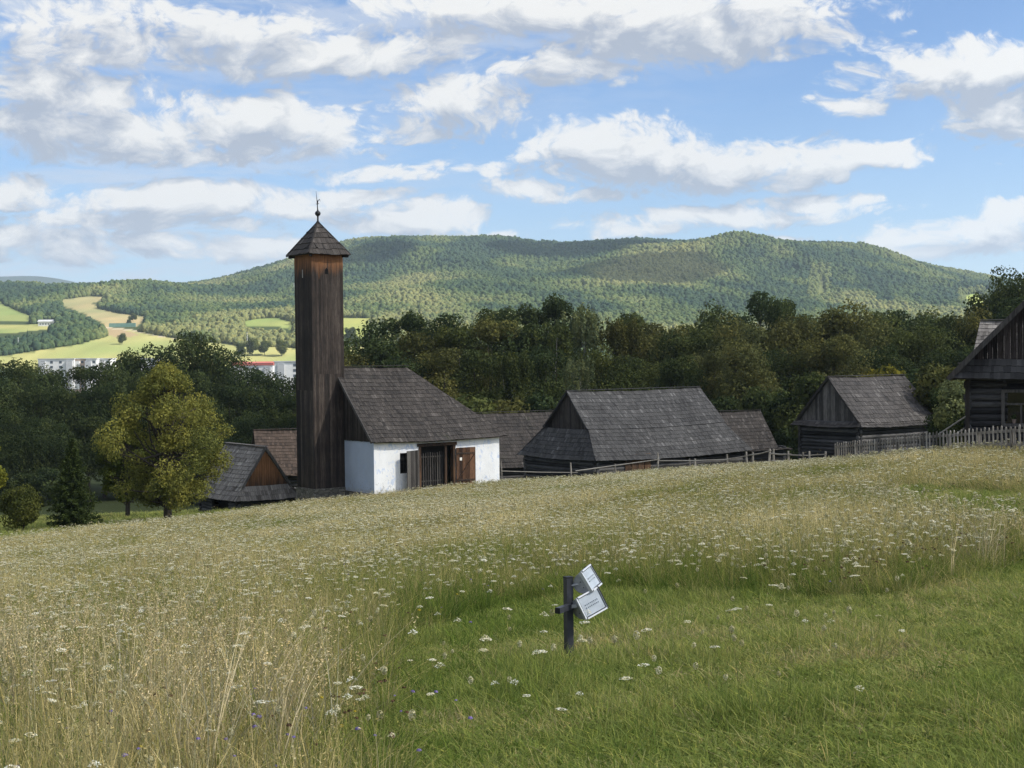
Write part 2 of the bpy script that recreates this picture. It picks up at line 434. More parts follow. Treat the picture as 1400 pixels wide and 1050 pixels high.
FIELD_G = [(1120, 378), (1127, 376), (1129, 398), (1116, 404)]
FIELD_H = [(1318, 403), (1338, 401), (1349, 408), (1346, 418), (1322, 414)]
FIELDS = [(FIELD_A, (.27, .275, .105)), (FIELD_B, (.29, .25, .125)), (FIELD_C, (.19, .225, .075)), (FIELD_D, (.22, .245, .085)),
          (FIELD_E, (.20, .245, .075)), (FIELD_F, (.20, .245, .07)), (FIELD_G, (.115, .135, .05)), (FIELD_H, (.2, .25, .06))]

def is_mown(x, y, z=None):
    z = H(x, y) if z is None else z
    px, py = proj(np.stack([x, y, z], -1))
    wob = (fbm(x * .9, y * .45, 5, 3) - .5) * 40
    m = inpoly(px + wob, py + wob * .35, MOWN) & (y < 60)
    m2 = inpoly(px + wob * .5, py + wob * .12, MOWN2) & (y < 70) & (y > 12)
    return m, m2
def meadow_end(px):
    return np.interp(px, [-300, 0, 120, 240, 330, 405, 470, 512, 600, 690, 800, 900, 1000, 1145, 1250, 1400, 1700], [66, 68, 71, 77, 82, 85.3, 85, 84.4, 86.8, 91, 93, 93, 90, 73.5, 62, 50, 44])

def build_ground():
    uu = np.concatenate([np.linspace(-1.5, -.43, 26)[:-1], np.linspace(-.43, .43, 430), np.linspace(.43, 1.5, 26)[1:]])
    dd = np.concatenate([np.linspace(-90, 0, 12)[:-1], np.exp(np.linspace(math.log(25), math.log(14025), 460)) - 25])
    U, D = np.meshgrid(uu, dd)
    X = U * (np.maximum(D, 0) + 25 * np.exp(-np.maximum(D, 0) / 40)) + np.where(D < 0, U * (-D), 0); Y = D
    Z = H(X, Y)
    nU, nD = len(uu), len(dd)
    V = np.stack([X, Y, Z], -1).reshape(-1, 3)
    i = (np.arange(nD - 1)[:, None] * nU + np.arange(nU - 1)[None]).ravel()
    Fq = np.stack([i, i + 1, i + nU + 1, i + nU], -1)
    px, py = proj(V)
    x, y = V[:, 0], V[:, 1]
    col = np.tile(np.array((.060, .070, .022)), (len(V), 1))
    m, m2 = is_mown(x, y, V[:, 2])
    mead = (y < meadow_end(px)) & ~(m | m2)
    col[mead] = (.15, .13, .055)
    col[m | m2] = (.10, .105, .035)
    lawn = (y > meadow_end(px)) & (y < 166) & (px < 470)
    col[lawn] = (.15, .18, .06)
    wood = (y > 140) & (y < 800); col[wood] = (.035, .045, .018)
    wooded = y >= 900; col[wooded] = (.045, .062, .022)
    for P, c in FIELDS:
        s = inpoly(px, py, P) & (y > 900) & (y < 2600)
        v = fbm(x / 60 + y / 400, y / 90, 21, 3)[:, None]; w_ = fbm(x / 12 + 5, y / 160, 22, 2)[:, None]
        cc = np.array(c) * (.72 + .35 * v + .25 * w_)
        cc = cc * (1 + (v - .5) * np.array((.5, .0, .2)))
        col[s] = cc[s]
    # trodden earth and a track across the fields
    s = inpoly(px, py, [(140, 447), (165, 449), (190, 458), (175, 461), (140, 459)]) & (y > 900); col[s] = (.30, .23, .13)
    for q in range(6):
        pa, pb = [(140, 447.5), (160, 449.2), (180, 451.5), (205, 456), (222, 460), (250, 463)][q:q + 2] if q < 5 else ((0, 0), (0, 0))
        s = (np.abs(py - (pa[1] + (pb[1] - pa[1]) * (px - pa[0]) / max(1, pb[0] - pa[0]))) < .8) & (px >= pa[0]) & (px < pb[0]) & (y > 900) & (y < 2000)
        col[s] = (.42, .36, .25)
    far = y > 4300; col[far] = (.035, .05, .03)
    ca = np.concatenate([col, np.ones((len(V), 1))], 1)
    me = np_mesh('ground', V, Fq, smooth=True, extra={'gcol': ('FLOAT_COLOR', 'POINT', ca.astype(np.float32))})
    mt, nt, b, _ = new_mat('ground_soil')
    g = attr(nt, 'gcol').outputs['Color']
    geo = nt.nodes.new('ShaderNodeNewGeometry').outputs['Position']
    n = noise(nt, geo, 2.2, 6, .7); n2 = noise(nt, geo, 30, 4, .7)
    k = mth(nt, 'MULTIPLY_ADD', n, .9, mth(nt, 'MULTIPLY', n2, .5))
    kk = mapr(nt, k, .35, 1.05, .55, 1.4)
    c = mixc(nt, 1.0, g, nd(nt, 'ShaderNodeCombineXYZ', kk, kk, kk).outputs[0], 'MULTIPLY')
    setc(nt, b, c); b.inputs['Roughness'].default_value = 1; b.inputs['Specular IOR Level'].default_value = 0.05
    bump(nt, b, mth(nt, 'ADD', n, n2), .05, .7)
    o = link('ground', me, mt); tag(o, kind='structure')
    return o
build_ground()

# ------------------------------------------------------------------ scatter by geometry nodes (stuff only)
def scatter(name, P, rot, scl, tone, idx, protos, label):
    me = bpy.data.meshes.new(name); P = np.asarray(P, np.float32); n = len(P)
    me.vertices.add(n); me.vertices.foreach_set('co', P.ravel())
    for nm, ty, arr, key in (('rot', 'FLOAT_VECTOR', rot, 'vector'), ('scl', 'FLOAT_VECTOR', scl, 'vector'), ('tone', 'FLOAT', tone, 'value'), ('idx', 'INT', idx, 'value')):
        a = me.attributes.new(nm, ty, 'POINT'); a.data.foreach_set(key, np.ascontiguousarray(arr, np.int32 if ty == 'INT' else np.float32).ravel())
    me.update()
    o = link(name, me); tag(o, label, None, None, 'stuff')
    ng = bpy.data.node_groups.new(name, 'GeometryNodeTree')
    ng.interface.new_socket('Geometry', in_out='INPUT', socket_type='NodeSocketGeometry')
    ng.interface.new_socket('Geometry', in_out='OUTPUT', socket_type='NodeSocketGeometry')
    gi, go = ng.nodes.new('NodeGroupInput'), ng.nodes.new('NodeGroupOutput')
    ip = ng.nodes.new('GeometryNodeInstanceOnPoints'); jn = ng.nodes.new('GeometryNodeJoinGeometry')
    for p in reversed(protos):          # join geometry stacks its inputs last first
        oi = ng.nodes.new('GeometryNodeObjectInfo'); oi.inputs['Object'].default_value = p; oi.inputs['As Instance'].default_value = True
        ng.links.new(oi.outputs['Geometry'], jn.inputs[0])
    def na(nm, ty):
        a = ng.nodes.new('GeometryNodeInputNamedAttribute'); a.data_type = ty; a.inputs['Name'].default_value = nm; return a.outputs[0]
    ng.links.new(gi.outputs[0], ip.inputs['Points']); ng.links.new(jn.outputs[0], ip.inputs['Instance'])
    ip.inputs['Pick Instance'].default_value = True
    ng.links.new(na('idx', 'INT'), ip.inputs['Instance Index'])
    ng.links.new(na('rot', 'FLOAT_VECTOR'), ip.inputs['Rotation']); ng.links.new(na('scl', 'FLOAT_VECTOR'), ip.inputs['Scale'])
    ng.links.new(ip.outputs[0], go.inputs[0])
    md = o.modifiers.new('scatter', 'NODES'); md.node_group = ng
    return o
def proto(name, me, mat=None):
    o = bpy.data.objects.new(name, me)
    if mat is not None: me.materials.append(mat)
    return o

def rand_dirs(n, r):
    v = r.normal(size=(n, 3)); return v / np.linalg.norm(v, axis=1, keepdims=True)
def leaf_quads(c, size, nrm, r, aspect=.62):
    """leaf shaped quads at centres c facing roughly nrm"""
    n = len(c); a = np.cross(nrm, rand_dirs(n, r)); a /= np.linalg.norm(a, axis=1, keepdims=True) + 1e-9
    b = np.cross(nrm, a); s = np.broadcast_to(size, (n,))[:, None]
    fold = nrm * s * .18
    V = np.stack([c - a * s * .5, c + b * s * .5 * aspect + fold, c + a * s * .5, c - b * s * .5 * aspect + fold], 1).reshape(-1, 3)
    Fq = np.arange(4 * n).reshape(-1, 4)
    return V, Fq

# ------------------------------------------------------------------ materials for foliage
def leaf_mat(name, col=None, trans=.35, objcol=False, inst=None, var=.5):
    m = bpy.data.materials.new(name); m.use_nodes = True; nt = m.node_tree; nt.nodes.clear()
    out = nt.nodes.new('ShaderNodeOutputMaterial')
    t = attr(nt, 'tint').outputs['Fac']
    if objcol:
        c = nt.nodes.new('ShaderNodeObjectInfo').outputs['Color']
    elif inst:
        tone = attr(nt, 'tone', 'INSTANCER').outputs['Fac']
        rp = nt.nodes.new('ShaderNodeValToRGB'); nt.links.new(tone, rp.inputs[0])
        el = rp.color_ramp.elements
        while len(el) < len(inst): el.new(.5)
        for e, (p, q) in zip(el, inst): e.position = p; e.color = (*q, 1)
        c = rp.outputs[0]
    else:
        c = nd(nt, 'ShaderNodeRGB').outputs[0]; c.default_value = (*col, 1)
    k = mapr(nt, t, 0, 1, 1 - var, 1 + var)
    warm = nd(nt, 'ShaderNodeCombineXYZ', mth(nt, 'MULTIPLY', k, mapr(nt, t, 0, 1, .85, 1.15)), k, mth(nt, 'MULTIPLY', k, mapr(nt, t, 0, 1, 1.15, .8))).outputs[0]
    c = mixc(nt, 1.0, c, warm, 'MULTIPLY')
    d = nt.nodes.new('ShaderNodeBsdfDiffuse'); nt.links.new(c, d.inputs[0])
    if trans:
        tr = nt.nodes.new('ShaderNodeBsdfTranslucent'); nt.links.new(c, tr.inputs[0])
        mx = nd(nt, 'ShaderNodeMixShader', trans, d.outputs[0], tr.outputs[0]); s = mx.outputs[0]
    else: s = d.outputs[0]
    nt.links.new(s, out.inputs[0])
    return m
LEAF = leaf_mat('leaf', objcol=True, trans=.3)
BARK = wood_mat('bark', (.02, .017, .013), (.06, .05, .04), (.13, .115, .095), 'z', 2.0)
BIRCHBARK = wood_mat('birch_bark', (.06, .055, .05), (.28, .27, .25), (.45, .44, .41), 'z', 1.5)

# ------------------------------------------------------------------ distant forest
def build_far_forest():
    r = np.random.default_rng(5)
    protos = []
    fm = leaf_mat('far_foliage', inst=[(0, (.026, .046, .032)), (.3, (.044, .068, .032)), (.55, (.070, .094, .036)), (.8, (.098, .116, .048)), (1, (.135, .142, .058))], trans=0, var=.28)
    for k in range(9):
        bm = bmesh.new(); bmesh.ops.create_icosphere(bm, subdivisions=3, radius=1)
        conifer = k >= 7
        V = np.array([v.co for v in bm.verts]); Fq = np.array([[v.index for v in f.verts] for f in bm.faces]); bm.free()
        n1 = fbm(V[:, 0] * 1.7 + 9 * k, V[:, 1] * 1.7 + V[:, 2] * 1.9, 31 + k, 2); n2 = fbm(V[:, 0] * 4.5 + V[:, 2] * 3 + k, V[:, 1] * 4.5 - V[:, 2] * 3.3, 51 + k, 2)
        rr = .50 + .55 * n1 + .62 * n2
        V = V * rr[:, None]
        if conifer:
            f = np.clip((1.15 - V[:, 2]) / 2.2, .02, 1); V[:, 0] *= f * 1.1; V[:, 1] *= f * 1.1; V[:, 2] *= 1.7
        else: V[:, 2] *= r.uniform(.95, 1.3)
        protos.append(proto('far_crown', np_mesh('far_crown', V, Fq, tint=r.random(len(Fq))), fm))
    # candidates on the sloping land, even density on the ground
    n = 360000
    D = np.sqrt(r.uniform(1010.0 ** 2, 3150.0 ** 2, n)); u = r.uniform(-.47, .47, n)
    x, y = u * D, D; z = H(x, y); px, py = proj(np.stack([x, y, z], -1))
    keep = np.ones(n, bool)
    topx, topy = proj(np.stack([x, y, z + 8.5], -1))
    for P, c in FIELDS:
        for f in (0, .5, 1): keep &= ~inpoly(px + (topx - px) * f, py + (topy - py) * f, P)
    keep &= ~((D < 1080) & (py < 520) & (px < 260))
    keep &= ~inpoly(px, py, [(55, 437), (77, 437), (77, 446), (55, 446)])
    keep &= ~inpoly(px, py, [(146, 444), (190, 446), (190, 452), (146, 449)])
    keep &= (D > 1330) | (px < 430) | (px > 500)
    keep &= (D < 2500) | (px > 180)
    x, y, z, px, py, D = (q[keep] for q in (x, y, z, px, py, D))
    # hedgerow groves crossing the light field at its right end
    m = len(x)
    stand = fbm(x / 260, y / 420, 61, 3); speck = r.random(m); patch = fbm(x / 70, y / 110, 66, 2)
    tone = np.clip((stand - .5) * 2.2 + (patch - .5) * 1.5 + .46 + (speck - .5) * .26, 0, 1)
    dark = (stand * .55 + patch * .45 < .37)
    for P in ([(1330, 388), (1385, 388), (1385, 404), (1348, 402)], [(745, 328), (955, 318), (955, 338), (830, 342), (760, 352)], [(1095, 395), (1108, 392), (1112, 410), (1098, 412)],
              [(1190, 395), (1215, 398), (1222, 420), (1200, 418)]):
        dark |= inpoly(px, py, P)
    tone[dark] = np.clip(.04 + .2 * r.random(dark.sum()), 0, 1)
    yel = inpoly(px, py, [(1108, 365), (1134, 365), (1136, 412), (1104, 414)]) | inpoly(px, py, [(1310, 398), (1352, 398), (1352, 420), (1310, 420)])
    tone[yel] = .74
    idx = np.where(dark & (r.random(m) < .3), r.integers(7, 9, m), r.integers(0, 7, m))
    s = 1.35 + 2.2 * r.random(m) ** 1.5 * np.where(idx >= 7, .85, 1.0) * np.interp(D, [1000, 1500, 3000], [.9, 1.0, 1.15])
    crest = inpoly(px, py, [(740, 315), (960, 315), (960, 345), (740, 345)])
    s = np.where(crest, s * 1.25, s)
    hgt = r.uniform(.75, 1.3, m)
    scl = np.stack([s, s, s * hgt], -1)
    P = np.stack([x, y, z + s * hgt * .75], -1)
    rot = np.stack([np.zeros(m), np.zeros(m), r.uniform(0, 6.28, m)], -1)
    scatter('distant_forest', P, rot, scl, tone, idx, protos, 'sunlit mixed forest covering the far hill and the valley hedgerows')
    # groves between the fields
    return protos
FARP = build_far_forest()
# ------------------------------------------------------------------ buildings
TH = math.radians(36.7)
SH_DARK = shingle_mat('shingle_brown', (.018, .016, .0145), (.050, .043, .038), (.108, .097, .087), .35)
SH_GREY = shingle_mat('shingle_grey', (.022, .0215, .022), (.057, .056, .055), (.135, .132, .130), .15)
SH_PALE = shingle_mat('shingle_silver', (.075, .067, .060), (.205, .188, .170), (.36, .335, .30), .2)
SH_RUST = shingle_mat('shingle_rust', (.036, .027, .021), (.084, .060, .045), (.14, .106, .082))
WOOD_TOWER = wood_mat('tower_boards', (.012, .010, .009), (.042, .032, .026), (.098, .078, .064), 'z', 1.0, (.30, .135, .055), (13.4, 14.3, 1.0))
WOOD_DARK = wood_mat('dark_boards', (.014, .012, .011), (.040, .034, .030), (.085, .074, .066), 'z')
WOOD_GREY = wood_mat('grey_boards', (.030, .028, .027), (.085, .080, .076), (.17, .16, .152), 'z')
WOOD_WARM = wood_mat('warm_boards', (.014, .011, .009), (.045, .033, .024), (.10, .07, .048), 'z', 1.0, (.36, .17, .075), (1.9, 3.3, 1.1))
WOOD_DOOR = wood_mat('door_boards', (.016, .011, .008), (.070, .042, .026), (.15, .085, .045), 'z', 1.3, patch=.7)
WOOD_DOORG = wood_mat('door_grey', (.018, .016, .014), (.055, .050, .046), (.12, .112, .10), 'z', 1.3)
WOOD_RED = wood_mat('door_warm', (.03, .016, .010), (.085, .043, .023), (.17, .09, .05), 'z', 1.3)
LOG = wood_mat('grey_logs', (.016, .015, .015), (.060, .058, .057), (.145, .14, .138), 'x')
LOGY = wood_mat('grey_logs_end', (.014, .014, .014), (.052, .052, .054), (.125, .125, .13), 'y')
FENCEW = wood_mat('fence_wood', (.10, .09, .076), (.28, .257, .224), (.47, .44, .39), 'z', 2.0)
IRON = flat_mat('dark_iron', (.03, .03, .032), .5, .6)
LOGC = wood_mat('cottage_logs', (.010, .010, .011), (.034, .034, .037), (.085, .084, .088), 'x')
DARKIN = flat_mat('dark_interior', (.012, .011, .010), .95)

def stone_mat():
    m, nt, b, _ = new_mat('field_stone')
    co = objco(nt); v = nt.nodes.new('ShaderNodeTexVoronoi'); nt.links.new(mapping(nt, co, (3.0, 3.0, 4.5)), v.inputs['Vector']); v.inputs['Scale'].default_value = 1
    e = nt.nodes.new('ShaderNodeTexVoronoi'); e.feature = 'DISTANCE_TO_EDGE'; nt.links.new(mapping(nt, co, (3.0, 3.0, 4.5)), e.inputs['Vector']); e.inputs['Scale'].default_value = 1
    n = noise(nt, co, 7, 5, .6)
    c = mixc(nt, mapr(nt, nd(nt, 'ShaderNodeSeparateColor', v.outputs['Color']).outputs[0], 0, 1), (.13, .12, .10), (.27, .25, .22))
    c = mixc(nt, mapr(nt, n, .3, .7), c, tuple((.10, .10, .085)))
    c = mixc(nt, mapr(nt, e.outputs['Distance'], .0, .06), (.05, .045, .04), c)
    setc(nt, b, c); bump(nt, b, mapr(nt, e.outputs['Distance'], 0, .12), .05, .8)
    return m
STONE = stone_mat()
def lime_mat(name, base, patchc):
    m, nt, b, _ = new_mat(name)
    co = objco(nt)
    n1 = noise(nt, co, .9, 6, .62); n2 = noise(nt, mapping(nt, co, (1.6, 1.6, .9)), 2.2, 7, .7, .8); n3 = noise(nt, co, 9, 4, .6)
    c = mixc(nt, mapr(nt, n1, .3, .7), tuple(q * .84 for q in base), base)
    c = mixc(nt, mapr(nt, n2, .56, .605, 0, .9), c, patchc)                 # flaked off lime shows the older coat
    n4 = noise(nt, mapping(nt, co, (2.2, 2.2, 1.3)), 3.5, 6, .75, 1.2)
    zz = nd(nt, 'ShaderNodeSeparateXYZ', co).outputs[2]
    sp = mth(nt, 'ADD', n4, mapr(nt, zz, 1.6, -.2, 0, .11))
    c = mixc(nt, mapr(nt, sp, .645, .68, 0, .75), c, (.25, .24, .23))
    c = mixc(nt, mapr(nt, mth(nt, 'ADD', zz, mth(nt, 'MULTIPLY', n3, .5)), .55, .15, 0, .6), c, (.30, .29, .25))   # splash dirt at the foot
    setc(nt, b, c); b.inputs['Roughness'].default_value = .95; bump(nt, b, mth(nt, 'ADD', n3, n1), .02, .5)
    return m
LIME = lime_mat('lime_white', (.82, .835, .84), (.52, .60, .74))
LIMEB = lime_mat('lime_blue', (.44, .52, .66), (.38, .47, .62))

def lerp(a, b, t): return np.asarray(a, float) * (1 - t) + np.asarray(b, float) * t
def shingles(mb, eL, eR, rR, rL, pitch=.33, wid=.15, th=.035, slab=.07, seed=0, sag=.0, rough=1.0):
    """a clad roof slope; corners in the order eave left, eave right, ridge right, ridge left seen from outside"""
    r = random.Random(seed)
    eL, eR, rR, rL = (np.array(q, float) for q in (eL, eR, rR, rL))
    U = eR - eL; Lu = np.linalg.norm(U); U /= Lu
    Nn = np.cross(U, rL - eL); Nn /= np.linalg.norm(Nn); V = np.cross(Nn, U)
    hv = (rL - eL) @ V
    a0, b0 = 0.0, Lu; a1, b1 = (rL - eL) @ U, (rR - eL) @ U
    so = seed * 3.1
    def P(u, v, n):
        w_ = .022 * math.sin(u * 1.3 + so) * math.cos(v * 1.1 + so) + .014 * math.sin(u * 3.7 + v * 2.3 + so)
        return eL + U * u + V * v + Nn * (n + w_) - np.array((0, 0, sag * math.sin(math.pi * min(1, max(0, u / Lu)))))
    sag = sag or .011 * Lu
    # deck under the shingles, following the sag
    ns = 10
    def deck(f, g, n): a_, b_ = a0 + (a1 - a0) * g, b0 + (b1 - b0) * g; return P(a_ + (b_ - a_) * f, hv * g, n)
    for i in range(ns):
        for j in range(2):
            q = [(i / ns, j / 2), ((i + 1) / ns, j / 2), ((i + 1) / ns, (j + 1) / 2), (i / ns, (j + 1) / 2)]
            mb.poly([deck(*z, -.03) for z in q], .2); mb.poly([deck(*z, -.03 - slab) for z in reversed(q)], .2)
            if j == 0: mb.poly([deck(*q[0], -.03 - slab), deck(*q[1], -.03 - slab), deck(*q[1], -.03), deck(*q[0], -.03)], .2)
            if i == 0: mb.poly([deck(*q[3], -.03 - slab), deck(*q[0], -.03 - slab), deck(*q[0], -.03), deck(*q[3], -.03)], .2)
            if i == ns - 1: mb.poly([deck(*q[1], -.03 - slab), deck(*q[2], -.03 - slab), deck(*q[2], -.03), deck(*q[1], -.03)], .2)
    n = max(2, int(round(hv / pitch))); ph = hv / n
    for k in range(n):
        v0, v1 = k * ph - (.03 if k else .05), min(hv, (k + 1) * ph + ph * .15)
        f0, f1 = max(0, v0) / hv, v1 / hv
        A0, B0, A1, B1 = a0 + (a1 - a0) * f0, b0 + (b1 - b0) * f0, a0 + (a1 - a0) * f1, b0 + (b1 - b0) * f1
        u = min(A0, A1); end = max(B0, B1); rowt = r.uniform(-.12, .12); off = r.uniform(-.012, .012) * rough
        while u < end - .01:
            w = wid * r.uniform(.6, 1.35); ub = min(u + w, end)
            l0, r0_ = min(max(u, A0), B0), min(max(ub - .008, A0), B0)
            l1, r1 = min(max(u, A1), B1), min(max(ub - .008, A1), B1)
            if max(r0_ - l0, r1 - l1) > .01:
                t0 = th * r.uniform(.85, 1.25) * (1 + (.35 * rough if r.random() < .08 else 0)); dv = r.uniform(-.02, .02) * rough + off
                p = [P(l0, v0 + dv, t0), P(r0_, v0 + dv, t0), P(r1, v1, .006), P(l1, v1, .006)]
                q = [P(l0, v0 + dv, 0), P(r0_, v0 + dv, 0)]
                if r.random() < .012 * rough: dv -= .07
                t = min(1, max(0, .5 + rowt + r.gauss(0, .20) + .28 * (float(vnoise(u * 1.1 + seed, v0 * .12, seed)) - .5)))
                mb.poly(p, t); mb.poly([q[0], q[1], p[1], p[0]], t * .45)
                if r1 - l1 > .01:
                    mb.poly([q[0], p[0], p[3]], t * .45); mb.poly([p[1], q[1], p[2]], t * .45)
            u = ub
def planks(mb, p0, p1, ztop, zbot, w=.17, th=.03, seed=0, gap=.008):
    """vertical boards from p0 to p1 (xy), tops given by function of the fraction along; outward normal is right of p0->p1"""
    r = random.Random(seed); p0, p1 = np.array(p0, float), np.array(p1, float); L = np.linalg.norm(p1 - p0); d = (p1 - p0) / L
    nrm = np.array((d[1], -d[0])); u = 0
    zt = ztop if callable(ztop) else (lambda f: ztop); zb = zbot if callable(zbot) else (lambda f: zbot)
    while u < L - .02:
        ww = w * r.uniform(.75, 1.25); e = min(u + ww, L); o = r.uniform(0, .012)
        a = p0 + d * u; b = p0 + d * (e - gap); t = min(1, max(0, r.gauss(.5, .22)))
        za, zb_ = zt(u / L), zt(e / L); ba, bb = zb(u / L) + r.uniform(-.02, .02), zb(e / L)
        if max(za - ba, zb_ - bb) > .03:
            i_, o_ = nrm * 0.0, nrm * (th + o)
            bot = [(*(a + o_), ba), (*(b + o_), bb), (*(b + i_), bb), (*(a + i_), ba)]
            top = [(*(a + o_), max(za, ba + .01)), (*(b + o_), max(zb_, bb + .01)), (*(b + i_), max(zb_, bb + .01)), (*(a + i_), max(za, ba + .01))]
            mb.hexa(bot, top, t)
        u = e
def logs(mb, p0, p1, z0, z1, d=.25, ext=.22, seed=0, sec=8, phase=0.0):
    r = random.Random(seed); p0, p1 = np.array(p0, float), np.array(p1, float); L = np.linalg.norm(p1 - p0); u = (p1 - p0) / L
    z = z0 + d / 2 + phase
    while z < z1 + d * .3:
        a, b = p0 - u * (ext + r.uniform(-.05, .06)), p1 + u * (ext + r.uniform(-.05, .06))
        q = r.uniform(.47, .53) * d
        mb.tube([(*a, z), (*lerp(a, b, .5), z + r.uniform(-.015, .015)), (*b, z)], [q * r.uniform(.94, 1.06), q, q * r.uniform(.94, 1.06)], sec, min(1, max(0, r.gauss(.5, .2))))
        z += d * .97

# ---- fire house with white walls
P0 = W(512, 676, 85.0)
FZ = -3.27 - P0[2]                     # eave height above the house's zero
house = thing('fire_house', 'white limewashed fire house with brown shingle roof and open plank doors', 'house', P0, TH)
Lh, Wh, RZ = 9.3, 8.4, 0.97 - P0[2]
mb = MB(); t_ = .45
def wseg(x0, x1, z0, z1): mb.box(x0, x1, 0, t_, z0, z1)
xs = (1.83, 2.66, 3.17, 5.90)
ZT = FZ - .09
wseg(.0, xs[0], -.5, ZT); wseg(xs[0], xs[1], -.5, 1.13); wseg(xs[0], xs[1], 2.38, ZT); wseg(xs[1], xs[2], -.5, ZT)
wseg(xs[2], xs[3], 2.74, ZT); wseg(xs[2], xs[3], -.5, .12); wseg(xs[3], Lh, -.5, ZT)
mb.box(Lh - t_, Lh, t_, Wh, -.5, ZT); mb.box(t_, Lh - t_, Wh - t_, Wh, -.5, ZT)
mb.build('front_wall', LIME, house)
mb = MB(); mb.box(0, t_, t_ + .002, Wh, -.5, ZT - .20); mb.box(-.012, t_ - .01, .004, t_ + .001, .0, ZT - .20)
o = mb.build('side_wall', LIMEB, house); tag(o, 'pale blue limewashed side wall')
mb = MB(); mb.box(-.06, Lh + .05, -.06, 3.4, -.9, -.005 + .02); mb.build('stone_footing', STONE, house)
# gable boards on the left end
rise = RZ - FZ
apexy = Wh / 2
zg = lambda f: FZ - .05 + (RZ - FZ) * (1 - abs(f * 2 - 1)) * .985
mb = MB(); planks(mb, (-.02, Wh - .05), (-.02, .02), zg, ZT - .19, .19, .03, 3); mb.poly([(.03, .2, FZ - .1), (.03, apexy, RZ - .2), (.03, Wh - .2, FZ - .1)], .3)
mb.build('gable_boards', WOOD_DARK, house)
mb = MB()
ov = .38; s_ = rise / apexy; ze = FZ - ov * s_ * .62
# right hip: ridge stops at 5.0
RX = 5.05
shingles(mb, (-.36, -ov, ze), (Lh + .42, -ov, ze), (RX, apexy, RZ), (-.36, apexy, RZ), .34, .16, .034, .07, 11)
shingles(mb, (Lh + .42, Wh + ov, ze), (-.36, Wh + ov, ze), (-.36, apexy, RZ), (RX, apexy, RZ), .34, .16, .034, .07, 12)
shingles(mb, (Lh + .42, -ov, ze), (Lh + .42, Wh + ov, ze), (RX, apexy + .01, RZ), (RX, apexy - .01, RZ), .34, .16, .034, .07, 13)
mb.bar((-.40, apexy - .07, RZ + .02), (RX + .08, apexy - .07, RZ + .02), .16, .03, .25); mb.bar((-.40, apexy + .07, RZ + .03), (RX + .08, apexy + .07, RZ + .03), .16, .03, .25)
roof = mb.build('roof', SH_DARK, house)
mb = MB(); d_ = np.array((0, apexy + ov, RZ - ze)); d_ /= np.linalg.norm(d_)
mb.bar((-.385, -ov, ze - .06), (-.385, apexy * .84, ze + (RZ - ze) * (apexy * .84 + ov) / (apexy + ov) - .06), .035, .17, .55)
mb.build('verge_board', WOOD_GREY, roof)
# window, frame and bars
mb = MB(); mb.box(xs[0] + .03, xs[1] - .03, .30, .33, 1.16, 2.35); wn_ = mb.build('window', DARKIN, house)
mb = MB(); fz = [(xs[0], xs[1], 1.13, 1.21), (xs[0], xs[1], 2.30, 2.38), (xs[0], xs[0] + .08, 1.21, 2.30), (xs[1] - .08, xs[1], 1.21, 2.30)]
for a, b, c, d in fz: mb.box(a, b, .12, .22, c, d)
mb.build('frame', WOOD_DARK, wn_)
mb = MB()
for k in range(4): mb.tube([(xs[0] + .17 + k * .165, .17, 1.21), (xs[0] + .17 + k * .165, .17, 2.30)], .011, 6)
mb.bar((xs[0] + .08, .17, 1.75), (xs[1] - .08, .17, 1.75), .03, .012); mb.build('bars', IRON, wn_)
# doorway
mb = MB()
mb.box(xs[2] - .10, xs[3] + .10, -.05, .32, 2.70, 2.90); mb.box(xs[2], xs[2] + .17, -.04, .30, .12, 2.70); mb.box(xs[3] - .17, xs[3], -.04, .30, .12, 2.70)
mb.box(xs[3] - .76, xs[3] - .63, .02, .15, .12, 2.70)
df = mb.build('door_frame', WOOD_DOOR, house); tag(df, 'dark brown timber door frame with heavy lintel')
mb = MB(); mb.box(xs[2] + .17, xs[3] - .17, .60, .63, .12, 2.70); mb.build('dark_doorway', DARKIN, house)
mb = MB(); n = 10; x0, x1 = xs[2] + .22, xs[3] - .78
for k in range(n):
    xx = x0 + (x1 - x0) * (k + .5) / n; mb.box(xx - .022, xx + .022, .20, .225, .16, 2.3 + .03 * math.sin(k * 5), .35 + .4 * ((k * 37) % 10) / 10)
for zz in (.5, 2.0): mb.box(x0, x1, .23, .27, zz, zz + .08)
o = mb.build('slatted_gate', WOOD_DOORG, house)
def leaf_door(name, mat, inner, wd, hd):
    """boarded leaf, hinge at local origin, runs along +x; outer face toward -y"""
    e = bpy.data.objects.new('x', None)
    m1 = MB(); planks(m1, (0, 0), (wd, 0), hd, .02, .19, .045, 5)
    o1 = m1.build(name, mat, house)
    m2 = MB(); m2.box(.04, wd - .04, -.085, -.05, .32, .44); m2.box(.04, wd - .04, -.085, -.05, hd - .42, hd - .30); m2.bar((.08, -.068, .44), (wd - .08, -.068, hd - .42), .11, .03)
    m2.build('brace', inner, o1)
    for zz in (.36, hd - .38): m3 = MB(); m3.box(0, wd * .7, -.095, -.087, zz, zz + .04); m3.build('strap_hinge', IRON, o1)
    return o1
dl = leaf_door('door_leaf', WOOD_DOORG, WOOD_GREY, 1.33, 2.42); dl.location = (xs[2] + .02, -.06, .10); dl.rotation_euler = (0, 0, math.radians(180 + 24)); tag(dl, 'grey weathered left door leaf swung open towards the viewer')
dr = leaf_door('door_leaf', WOOD_RED, WOOD_DOOR, 1.38, 2.42); dr.location = (xs[3] + .02, -.06, .10); dr.rotation_euler = (0, 0, math.radians(-4)); tag(dr, 'reddish brown right door leaf folded back against the wall')
mb = MB(); mb.box(.22, .38, -.075, -.05, 1.62, 1.80, .9); mb.build('paper_notice', flat_mat('notice_paper', (.72, .70, .64), .8), dr)
